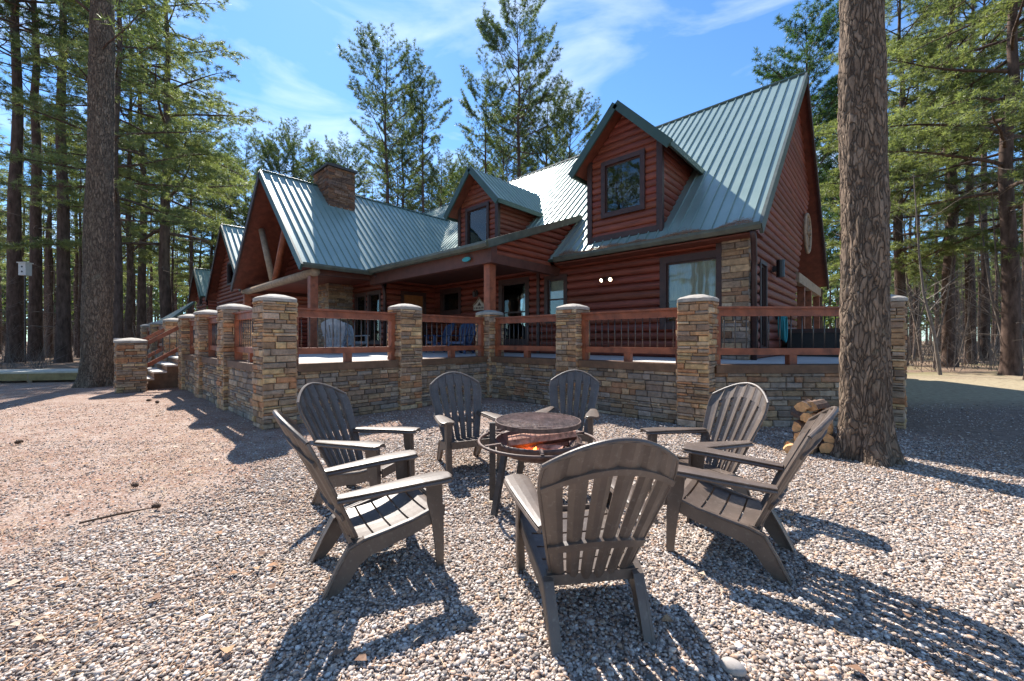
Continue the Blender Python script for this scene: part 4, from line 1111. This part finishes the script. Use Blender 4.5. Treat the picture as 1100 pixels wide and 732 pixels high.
def bare(seed, H, r0, lean=.4, leafy=False):
    g = random.Random(seed); mb = MB()
    def grow(p, d, L_, r_, lvl):
        pts = [p]; q = p.copy(); m_ = 5
        for k in range(m_):
            d = (d+Vector((g.uniform(-.12,.12),g.uniform(-.12,.12),g.uniform(-.02,.08)))).normalized(); q = q+d*L_/m_; pts.append(q.copy())
        mb.tube(pts,[max(.003,r_*(1-.8*k/m_)) for k in range(m_+1)], 6 if lvl == 0 else 3, cap=False)
        if lvl < 2:
            for k in range(14 if lvl == 0 else 5):
                t = (.25 if lvl == 0 else .2)+.75*g.random(); j = min(m_-1,int(t*m_)); b_ = pts[j].lerp(pts[j+1],t*m_-j)
                az = g.uniform(0,6.28); dd = (d*.6+Vector((math.cos(az),math.sin(az),.15))).normalized()
                grow(b_, dd, L_*g.uniform(.16,.34) if lvl == 0 else L_*g.uniform(.3,.5), max(.004,r_*(1-t)*.5+.004), lvl+1)
    grow(Vector((0,0,-.05)), Vector((lean*.15,0,1)), H, r0, 0)
    o = mb.build('trunk', M['twig'], None, True); me = o.data; bpy.data.objects.remove(o); return (me, None)
V['bareA'] = bare(31, 7, .05); V['bareB'] = bare(32, 9, .07, 1.2); V['bareC'] = bare(33, 4.5, .03, .2)

# the two big trunks, with real bark relief
def big_trunk(name, x, y, r, H, label, seed, ctree, lean=(0,0), zc=11, sc=1.0, flare=.45):
    w = c2w(x,y); e = empty('pine_tree', (w[0],w[1],0)); tag(e, label, 'tree')
    nz, na = 420, 150; zmax = H; g = random.Random(seed); V_ = []
    zz = [ (i/nz)**1.25*zmax for i in range(nz+1)]
    for i, z in enumerate(zz):
        base = r*(1-.5*(z/H)) ; fl_ = r*flare*math.exp(-z/.28)
        for k in range(na):
            t = 2*math.pi*k/na; c_, s_ = math.cos(t), math.sin(t)
            lobes = fl_*(1+.55*math.sin(5*t+seed)+.3*math.sin(3*t+1.3*seed))
            q = Vector((c_*r*9, s_*r*9, z*2.6+seed*7))
            n1 = noise.ridged_multi_fractal(q*1.6, 1.0, 2.1, 3, 1.0, 2.0)
            n2 = noise.noise(Vector((c_*r*30, s_*r*30, z*12+seed)))
            rr_ = base+lobes + (n1-1.2)*-.014 + n2*.008 + .03*noise.noise(Vector((c_*1.5,s_*1.5,z*.6)))
            V_.append((c_*rr_+lean[0]*z, s_*rr_+lean[1]*z, z-.06))
    V_ = np.array(V_); I = np.arange(nz*na).reshape(nz,na)
    F_ = np.stack([I, np.roll(I,-1,axis=1), np.roll(I,-1,axis=1)+na, I+na], axis=-1).reshape(-1,4)
    tk = np_mesh('trunk', V_, F_, M['bark'], np.ones((len(F_),3)), e, smooth=True)
    if ctree is not None:
        tm, cm = ctree
        o = link('crown', cm, e); o.scale = (sc,sc,sc); o2 = link('branches', tm, e); o2.scale = (sc*.9,sc*.9,sc); 
    return e
V['bigcrown'] = make_tree(41, 27, .16, .36, 5.0, 50, 'pine', 16, .22, .022, GREEN, dead=0, tuftstep=.18)
V['bigcrown2'] = make_tree(42, 27, .14, .62, 4.2, 34, 'pine', 12, .22, .022, GREEN, dead=0)
big_trunk('L', -12.15, 11.75, .345, 20, 'huge straight pine trunk at left, beside the low stone pillar', 3, V['bigcrown'], lean=c2w(.018,0))
big_trunk('Rt', 4.06, 4.60, .222, 20, 'big rough-barked pine trunk at right beside the stacked firewood', 8, V['bigcrown2'], lean=c2w(-.012,0), flare=.52)

def near(px, d, var, sc, label, rz=None, name='pine_tree', group=None):
    return plant_tree(V[var], at(px,d), rnd.uniform(0,6.28) if rz is None else rz, sc, label, group, 'tree', name)
# --- left stand
near(-12,21,'tallC',1.15,'dark pine trunk at the extreme left edge of the wood')
near(16,24,'tallC',1.35,'thick dark pine just left of the birdhouse')
near(38,26,'tallA',1.35,'thick pine just right of the birdhouse')
near(53,31,'tallB',.8,'slender pine between two thicker ones left of the huge trunk')
near(68,24,'tallC',1.28,'stout leaning pine immediately left of the huge left trunk')
near(83,36,'tallB',.8,'thin pine partly behind the huge left trunk')
near(138,27,'tallB',1.0,'pine just right of the huge left trunk')
near(152,31,'whiteB',1.35,'light green pine second right of the huge left trunk')
near(180,26,'whiteA',1.42,'broad light green pine above the stairs')
near(205,36,'tallB',.9,'slim pine behind the farthest small gable')
near(228,44,'whiteB',1.0,'light green pine behind the second gable')
near(126,19.5,'whiteB',1.05,'light green pine with low boughs behind the huge left trunk')
# --- behind the cabin
TP = [(415,32,.96,'tallA','tall open-crowned pine rising just right of the chimney'),(455,33,.93,'tallB','slim tall pine, second right of the chimney'),
      (300,46,.88,'tallC','rounded pine crown left of the chimney above the wing roof'),(345,50,.85,'tallA','pine crown just left of the chimney, far back'),
      (475,36,.72,'tallB','shorter pine between the slim pine and the twin pines'),(523,33,.95,'tallB','tall pine left of the tallest one behind the small dormer'),
      (557,32,1.02,'tallC','tallest pine, its top highest in the sky behind the small dormer'),(588,35,.90,'tallA','pine right of the tallest, with spreading crown'),
      (612,37,.86,'tallC','rightmost pine of the group left of the large dormer'),(400,42,.82,'whiteB','pale pine behind the chimney, low crown'),
      (505,45,.8,'tallC','low dark pine behind the small dormer roof'),
      (433,40,.92,'tallC','mid-height pine between the open-crowned pine and the slim one'),(540,38,.9,'tallA','pine close on the left side of the tallest pine, a little lower'),(640,44,.86,'tallA','far pine just left of the large dormer peak')]
for px,d,s,v,l in TP: near(px,d,v,s,l)
near(785,40,'round',1.04,'bushy crown peeping over the main ridge')
near(866,31,'round',1.15,'bushy tree crown right behind the gable peak')
near(905,36,'round',1.02,'bushy tree behind the big right trunk')
# --- right stand
near(1086,15.5,'whiteA',1.12,'sunlit light green pine at right with long level boughs', 2.2)
near(1112,13.5,'tallB',1.0,'pine trunk at the extreme right edge')
near(1042,22,'tallA',.95,'dark pine left of the sunlit pine at right')
near(1058,25,'tallB',1.05,'dark pine close behind the sunlit pine at right')
near(968,21,'whiteA',1.05,'light green pine just right of the big right trunk')
near(985,31,'tallB',1.0,'slim pine between the big right trunk and the leaning sapling')
near(1020,20,'whiteA',1.1,'light green pine in the middle of the right wood')
near(1010,15.5,'bareB',.9,'thin leafless sapling leaning left in the right wood',R(200),'bare_sapling')
# --- the wood around, many trees nothing tells apart
def inside(x,y): return (-42 < x < 3 and -1 < y < 24)
g = random.Random(21); cnt = 0; placed = []
while cnt < 150:
    d = g.uniform(27,72); px = g.uniform(-60,1160); w = at(px,d)
    if inside(*w): continue
    if 255 < px < 960 and d < 42: continue
    if any((w[0]-a)**2+(w[1]-b_)**2 < 4.5 for a,b_ in placed): continue
    placed.append(w); mid = 250 < px < 960
    sc = g.uniform(.75,1.05)*(.82 if mid else 1)
    plant_tree(V[g.choice(['farA','farB','farC','farA','farB'])], w, g.uniform(0,6.28), sc, 'pine standing back in the surrounding wood', 'pines of the surrounding wood'); cnt += 1
cnt = 0
while cnt < 80:
    left = g.random() < .4; px = g.uniform(-20,240) if left else g.uniform(955,1130); d = g.uniform(18,45) if left else g.uniform(15,40); w = at(px,d)
    if inside(*w): continue
    plant_tree(V[g.choice(['bareA','bareB','bareC'])], w, g.uniform(0,6.28), g.uniform(.6,1.2), 'thin leafless sapling in the undergrowth of the wood', 'leafless saplings in the wood', 'sapling', 'bare_sapling'); cnt += 1
# second row behind the cabin
g = random.Random(33); k = 0
for px in (232,250,262,275,285,312,325,338,350,362,375,385,432,468,492,540,572,600,628,648,690,740,812,840,885,925,948):
    d = g.uniform(44,56); w = at(px+g.uniform(-8,8), d)
    plant_tree(V[['tallC','whiteB','tallA','farA','round'][k%5]], w, g.uniform(0,6.28), g.uniform(.92,1.12)*d/50*(.92 if px<330 or px>640 else 1.0), 'pine standing back in the surrounding wood', 'pines of the surrounding wood'); k += 1
# the wood at the camera's back, seen mirrored in the cabin's windows
for k in range(34):
    a_ = g.uniform(-2.4,2.4); d = g.uniform(16,40); w = c2w(d*math.sin(a_*.6), -d*abs(math.cos(a_*.6))-2)
    plant_tree(V[['farA','farB','tallB','farC'][k%4]], w, g.uniform(0,6.28), g.uniform(.8,1.05), 'pine of the wood on the near side of the yard', 'pines on the near side of the yard')
for k in range(26):
    w = c2w(g.uniform(-48,-17), g.uniform(-22,6))
    plant_tree(V[['farA','farB','tallB','farC'][k%4]], w, g.uniform(0,6.28), g.uniform(.85,1.1), 'pine of the wood on the near side of the yard', 'pines on the near side of the yard')
# far-off wood as one mass
g = random.Random(5); cents = []; dirs = []; tb_ = MB()
for k in range(330):
    d = g.uniform(75,120); px = -150+1400*(k+g.random())/330; w = at(px,d); H = g.uniform(16,24)
    tb_.tube([(w[0],w[1],-.1),(w[0],w[1],H)],[.25,.05],4,mi=1,cap=False)
    for j in range(44):
        t = g.random(); z = H*(.22+.78*t); q = (3.4*(1-t)+.4)*math.sqrt(g.random()); a_ = g.uniform(0,6.28)
        cents.append((w[0]+q*math.cos(a_), w[1]+q*math.sin(a_), z)); dirs.append((math.cos(a_),math.sin(a_),.2))
v, f, col = tufts(cents, dirs, 8, 1.3, .42, GREEN, 77)
far = tag(empty('distant_wood', (*at(550,95),0), 0, True), 'far-off pine wood closing the horizon', 'wood', kind='stuff')
np_mesh('foliage', v, f, M['needle'], col, far); tb_.build('trunks', [M['needle'],M['barkfar']], far)
# brush on the wood floor
g = random.Random(9); mb = MB()
for k in range(3600):
    left = g.random() < .45; px = g.uniform(-40,235) if left else g.uniform(950,1150); d = g.uniform(17,60); w = at(px,d)
    if inside(*w): continue
    a_ = g.uniform(0,6.28); h_ = g.uniform(.3,1.6); L_ = g.uniform(.2,1.0)
    mb.tube([(w[0],w[1],0),(w[0]+L_*.4*math.cos(a_),w[1]+L_*.4*math.sin(a_),h_*.6),(w[0]+L_*math.cos(a_),w[1]+L_*math.sin(a_),h_)],[.012,.008,.003],3,cap=False)
tag(mb.build('brush', M['twig']), 'tangled leafless brush on the wood floor', 'brush', kind='stuff')
# low brown-leaved boughs in the left wood
# birdhouse
w = at(27,22.5)
e = empty('birdhouse', (w[0],w[1],0), A); tag(e, 'white birdhouse box on a thin pole in the left wood', 'birdhouse')
mb = MB(); mb.b2((-.2,-.15,4.95),(.2,.15,5.62)); mb.build('box', M['white'], e)
mb = MB(); mb.b2((-.24,-.2,5.622),(.24,.2,5.68)); mb.build('roof', M['white'], e)
for zz_ in (5.15,5.42):
    mb = MB(); mb.tube([(0,-.158,zz_),(0,-.151,zz_)],.05,12); mb.build('entry_hole', M['black'], e)
mb = MB(); mb.tube([(0,0,0),(0,0,4.95)],.03,8); mb.build('pole', M['iron'], e)

# ================================================================ GROUND
g = MB(); S = 500
bm_n = 90; vs = []; fs = []
xs_ = sorted(set([-S,-250,-120,-80]+[-60+i*2.0 for i in range(61)]+[80,120,250,S]))
for y_ in xs_:
    for x_ in xs_:
        dist = math.hypot(x_,y_); h_ = 0
        if dist > 24 and not (-45 < x_ < 6 and -4 < y_ < 24): h_ = min(1.0,(dist-24)/30)*(.35*noise.noise(Vector((x_*.05,y_*.05,3)))+.02)
        vs.append((x_,y_,h_))
n_ = len(xs_); fs = [(j*n_+i,j*n_+i+1,(j+1)*n_+i+1,(j+1)*n_+i) for j in range(n_-1) for i in range(n_-1)]
g.add(vs, fs); tag(g.build('ground', M['ground'], None, True), 'gravel and pine straw ground', None, kind='structure')

# gravel stones
t_ = (1+5**.5)/2
ico = np.array([(-1,t_,0),(1,t_,0),(-1,-t_,0),(1,-t_,0),(0,-1,t_),(0,1,t_),(0,-1,-t_),(0,1,-t_),(t_,0,-1),(t_,0,1),(-t_,0,-1),(-t_,0,1)])/math.sqrt(1+t_*t_)
icf = np.array([(0,11,5),(0,5,1),(0,1,7),(0,7,10),(0,10,11),(1,5,9),(5,11,4),(11,10,2),(10,7,6),(7,1,8),(3,9,4),(3,4,2),(3,2,6),(3,6,8),(3,8,9),(4,9,5),(2,4,11),(6,2,10),(8,6,7),(9,8,1)])
def stones(n, y0, y1, smin, smax, seed, dens=None):
    g = np.random.default_rng(seed)
    y = np.sqrt(g.uniform(y0*y0, y1*y1, n)); x = g.uniform(-1.42,1.42,n)*y
    nz = np.array([noise.noise(Vector((a*.7,b_*.7,0))) for a,b_ in zip(x,y)])
    e_ = (x + 2.6*nz + 3.1 - .35*(y-2))/2.4; pr = np.clip(e_+.5,0,1); pr = .20+.80*pr*pr*(3-2*pr); pr = pr*np.clip(1-(x-4.6)/2.2,.2,1)
    keep = g.random(n) < pr
    x, y, pr = x[keep], y[keep], pr[keep]; n = len(x)
    s = g.uniform(smin,smax,(n,1,1))*(.62+.38*pr)[:,None,None]*np.exp(g.normal(0,.22,(n,1,1)))
    ax = g.uniform(.6,1.35,(n,1,3)); v = ico[None]*(1+g.normal(0,.19,(n,12,1)))*ax
    a = g.uniform(0,6.28,n); b = g.uniform(-.5,.5,n); ca,sa,cb_,sb = np.cos(a),np.sin(a),np.cos(b),np.sin(b)
    v[:,:,2] *= .62
    x1 = v[:,:,0]*cb_[:,None]-v[:,:,2]*sb[:,None]; z1 = v[:,:,0]*sb[:,None]+v[:,:,2]*cb_[:,None]
    v = np.stack([x1*ca[:,None]-v[:,:,1]*sa[:,None], x1*sa[:,None]+v[:,:,1]*ca[:,None], z1], axis=-1)*s
    v[:,:,0] += (CA*x-SA*y)[:,None]; v[:,:,1] += (SA*x+CA*y)[:,None]; v[:,:,2] += (s[:,:,0]*.30)+g.uniform(0,.006,(n,1))
    # keep out of the porch
    wx, wy = CA*x-SA*y, SA*x+CA*y
    ok = ~(((wx < -6.9) & (wy > 2.0)) | ((wx < -2.1) & (wy > 6.5)) | (wy-6.6 > (wx+2.2)*.93) & (wx > -2.3) & (wx < 0))
    v = v[ok]; n = len(v)
    f = (icf[None]+12*np.arange(n)[:,None,None]).reshape(-1,3)
    pal = np.array([(.22,.18,.155),(.36,.30,.255),(.47,.39,.335),(.58,.50,.435),(.72,.65,.585),(.46,.30,.205),(.53,.38,.28),(.31,.23,.18),(.13,.115,.105),(.62,.49,.39)])
    pc = pal[g.choice(len(pal), n, p=[.1,.14,.17,.15,.1,.08,.10,.06,.05,.05])]*g.uniform(.8,1.15,(n,1))
    return v.reshape(-1,3), f, np.repeat(pc,20,axis=0)
parts = [stones(88000,1.25,2.9,.0052,.0102,1), stones(110000,2.8,5.4,.0062,.0115,2), stones(50000,5.2,8.5,.0085,.0145,3)]
off = 0; VV=[];FF=[];CC=[]
for v,f,c in parts: VV.append(v); FF.append(f+off); CC.append(c); off += len(v)
tag(np_mesh('gravel', np.concatenate(VV), np.concatenate(FF), M['gravel'], np.concatenate(CC)), 'loose grey and tan crushed gravel covering the yard', 'gravel', kind='stuff')
# pine straw
g = np.random.default_rng(8); n = 150000
y = np.sqrt(g.uniform(1.3**2, 13**2, n)); x = g.uniform(-1.4,1.4,n)*y; cl = np.array([noise.noise(Vector((a*.9+5,b_*.9,1.5))) for a,b_ in zip(x,y)])
keep = g.random(n) < np.where(x < -1.0-.1*y, .40+1.4*np.clip(cl,0,1), .10+.9*np.clip(cl,0,1)); x,y = x[keep],y[keep]; n = len(x)
wx, wy = CA*x-SA*y, SA*x+CA*y; ok = ~(((wx < -6.8) & (wy > 1.9)) | ((wx < -2.0) & (wy > 6.4)) | (wy > 8)); wx,wy = wx[ok],wy[ok]; n = len(wx)
a = g.uniform(0,6.28,n); L_ = g.uniform(.04,.11,n); z = g.uniform(.008,.024,n); w_ = .0016
dx, dy = np.cos(a)*L_, np.sin(a)*L_; px_, py_ = -np.sin(a)*w_, np.cos(a)*w_
v = np.stack([np.stack([wx-px_,wy-py_,z],-1),np.stack([wx+px_,wy+py_,z],-1),np.stack([wx+dx+px_,wy+dy+py_,z*.6],-1),np.stack([wx+dx-px_,wy+dy-py_,z*.6],-1)],1).reshape(-1,3)
f = np.arange(4*n).reshape(-1,4); pal = np.array([(.32,.17,.09),(.42,.26,.15),(.25,.14,.08),(.5,.36,.22)])
tag(np_mesh('pine_straw', v, f, M['gravel'], pal[g.integers(0,4,n)]), 'scattered brown pine needles on the ground', 'pine straw', kind='stuff')
# needles caught along the eaves
g = np.random.default_rng(12); vv = []
def drift(n, x0, x1, yf, zf, spread):
    x = g.uniform(x0,x1,n); cl = np.array([max(0,.35+noise.noise(Vector((a*1.7,3,1)))) for a in x]); t = np.abs(g.normal(0,1,n))*spread*cl; a = g.uniform(0,6.28,n); L_ = g.uniform(.06,.14,n)
    yy, zz = yf(x,t), zf(x,t)+g.uniform(.0,.05,n)*cl*1.4
    dx, dy = np.cos(a)*L_, np.sin(a)*L_*.5; w_ = .004
    vv.append(np.stack([np.stack([x,yy,zz],-1),np.stack([x+w_,yy,zz+w_],-1),np.stack([x+dx,yy+dy,zz+dy*.9],-1)],1).reshape(-1,3))
drift(5000,-6.4,-1.9, lambda x,t: 8.70+t, lambda x,t: EZ+.03+t*SL*.98, .10)
drift(2500,-12.3,-10.6, lambda x,t: 6.38+t, lambda x,t: 3.63+t*.37, .12)
v = np.concatenate(vv); f = np.arange(len(v)).reshape(-1,3); pal = np.array([(.30,.15,.08),(.38,.22,.12),(.22,.12,.07)])
tag(np_mesh('roof_needles', v, f, M['gravel'], pal[g.integers(0,3,len(f))]), 'brown pine needles caught along the roof eaves', 'pine needles', kind='stuff')
# dry leaves
g = random.Random(6); mb = MB()
for k in range(700):
    y_ = math.sqrt(g.uniform(1.4**2,9**2)); x_ = g.uniform(-1.35,1.2)*y_; w = c2w(x_,y_)
    if (w[0] < -6.7 and w[1] > 1.8) or (w[0] < -1.9 and w[1] > 6.3): continue
    s = g.uniform(.012,.035); a_ = g.uniform(0,6.28); z_ = .026
    mb.add([(w[0]+s*math.cos(a_+q)*(.6 if i%2 else 1.1), w[1]+s*math.sin(a_+q)*(.6 if i%2 else 1.1), z_+g.uniform(0,.012)) for i,q in enumerate((0,1.1,2.1,3.14,4.2,5.2))], [(0,1,2,3,4,5)], 0, g.choice([(.30,.15,.07),(.42,.25,.13),(.22,.12,.07),(.55,.42,.30)]))
tag(mb.build('dry_leaves', M['gravel']), 'small dry brown leaves scattered on the gravel', 'leaves', kind='stuff')
# pine cones, one pale stone, a stick
g = random.Random(3)
def cone(px, d, s, label):
    w = at(px,d); mb = MB(); a_ = g.uniform(0,6.28)
    prof = [(0,.004),(.1,.55),(.3,.95),(.5,1.0),(.75,.7),(.95,.3),(1,.02)]
    pts = [(s*(t-.5)*1.6*math.cos(a_), s*(t-.5)*1.6*math.sin(a_), s*.45+.012) for t,_ in prof]
    mb.tube(pts,[s*.42*r_ for _,r_ in prof],8)
    for k in range(40):
        t = .08+.85*k/40; r_ = s*.45*math.sin(math.pi*(t*.9+.08)); q = k*2.4; cx_ = s*(t-.5)*1.6
        u_ = Vector((math.cos(a_),math.sin(a_),0)); s_ = Vector((-math.sin(a_),math.cos(a_),0)); c_ = u_*cx_+Vector((0,0,s*.45+.012))+ (s_*math.cos(q)+Vector((0,0,1))*math.sin(q))*r_
        n_ = (s_*math.cos(q)+Vector((0,0,1))*math.sin(q)); t_2 = u_.cross(n_)
        mb.add([c_-t_2*s*.12, c_+t_2*s*.12, c_+n_*s*.16+u_*s*.12], [(0,1,2)])
    mb.v = [(x_,y_,z_) for x_,y_,z_ in mb.v]
    o = mb.build('pine_cone', M['cone']); o.location = (w[0],w[1],0); tag(o, label, 'pine cone', 'fallen pine cones')
for px,y_,s,l in ((160,432,.10,'brown pine cone left of a pair below the stair pillar'),(169,434,.10,'brown pine cone right of a pair below the stair pillar'),(20,478,.09,'dark pine cone alone near the left edge'),(145,525,.07,'dark pine cone on the straw left of the chairs'),(168,548,.07,'dark pine cone lying by the bare stick'),(150,414,.10,'brown pine cone close to the low stair pillar')):
    cone(px, 432*1.36/(y_-365), s*.65, l)
w = at(787,432*1.36/(722-365)); mb = MB(); rg = random.Random(2)
vs = [Vector(p)*(.06+rg.uniform(-.006,.006)) for p in ico]; mb.add([(v.x*1.1,v.y*.8,v.z*.6+.02) for v in vs],[tuple(f) for f in icf])
o = mb.build('stone', M['rock'], None, True); o.location = (w[0],w[1],0); tag(o, 'smooth pale stone lying alone at the bottom edge', 'stone')
sb = o.modifiers.new('s','SUBSURF'); sb.levels = 2; sb.render_levels = 2
w0 = at(85,432*1.36/(565-365)); w1 = at(165,432*1.36/(548-365)); mb = MB()
mb.tube([(w0[0],w0[1],.02),((w0[0]+w1[0])/2+.03,(w0[1]+w1[1])/2,.035),(w1[0],w1[1],.02)],[.008,.009,.004],7)
tag(mb.build('stick', M['cone']), 'bare brown stick lying on the straw at left', 'stick')

# ================================================================ CAMERA, LIGHT, SKY
sc = bpy.context.scene
cd = bpy.data.cameras.new('camera'); cam = bpy.data.objects.new('camera', cd); C.objects.link(cam)
cam.location = (0,0,HC); cam.rotation_euler = (R(90),0,A); cd.lens = 432/1100*36; cd.sensor_width = 36; cd.clip_end = 2000; cd.clip_start = .05
cd.shift_y = -.9/1100
sc.camera = cam
SEL = R(47.5); sdir = c2w(-.42,.9075)
sv = Vector((sdir[0]*math.cos(SEL), sdir[1]*math.cos(SEL), math.sin(SEL)))
ld = bpy.data.lights.new('sun','SUN'); ld.energy = 5.0; ld.angle = R(.53); ld.color = (1,.945,.87)
lo = bpy.data.objects.new('sun', ld); C.objects.link(lo); lo.rotation_euler = sv.to_track_quat('Z','Y').to_euler(); lo.location = (0,0,30)
wd = bpy.data.worlds.new('World'); sc.world = wd; wd.use_nodes = True; nt = wd.node_tree; L = nt.links
bg = nt.nodes['Background']; sky = nt.nodes.new('ShaderNodeTexSky'); sky.sky_type = 'NISHITA'; sky.sun_disc = False
sky.sun_elevation = SEL; sky.sun_rotation = math.atan2(sdir[0], sdir[1]); sky.air_density = 1.0; sky.dust_density = .1; sky.ozone_density = 2.5
tc = nt.nodes.new('ShaderNodeTexCoord'); mp = nt.nodes.new('ShaderNodeMapping'); mp.inputs['Scale'].default_value = (1.2,2.6,6.5); mp.inputs['Rotation'].default_value = (0,.25,R(70))
L.new(tc.outputs['Generated'], mp.inputs[0])
nz = nt.nodes.new('ShaderNodeTexNoise'); nz.inputs['Scale'].default_value = 1.5; nz.inputs['Detail'].default_value = 7; nz.inputs['Roughness'].default_value = .55; nz.inputs['Distortion'].default_value = .5
L.new(mp.outputs[0], nz.inputs['Vector'])
cr = ramp(nt, nz.outputs['Fac'], [(.49,0.0), (.76,.5)])
skc = mixc(nt, 1.0, sky.outputs[0], (.53,.77,.96), 'MULTIPLY')
mxo = mixc(nt, cr, skc, (6.0,6.5,7.0)); L.new(mxo, bg.inputs['Color']); bg.inputs['Strength'].default_value = .125
sc.view_settings.view_transform = 'Standard'; sc.view_settings.look = 'None'; sc.view_settings.exposure = 1.0; sc.view_settings.gamma = 1
sc.render.engine = 'CYCLES'; sc.cycles.use_denoising = True; sc.cycles.max_bounces = 6; sc.cycles.transparent_max_bounces = 12
sc.cycles.diffuse_bounces = 3; sc.cycles.glossy_bounces = 3; sc.cycles.caustics_reflective = False; sc.cycles.caustics_refractive = False
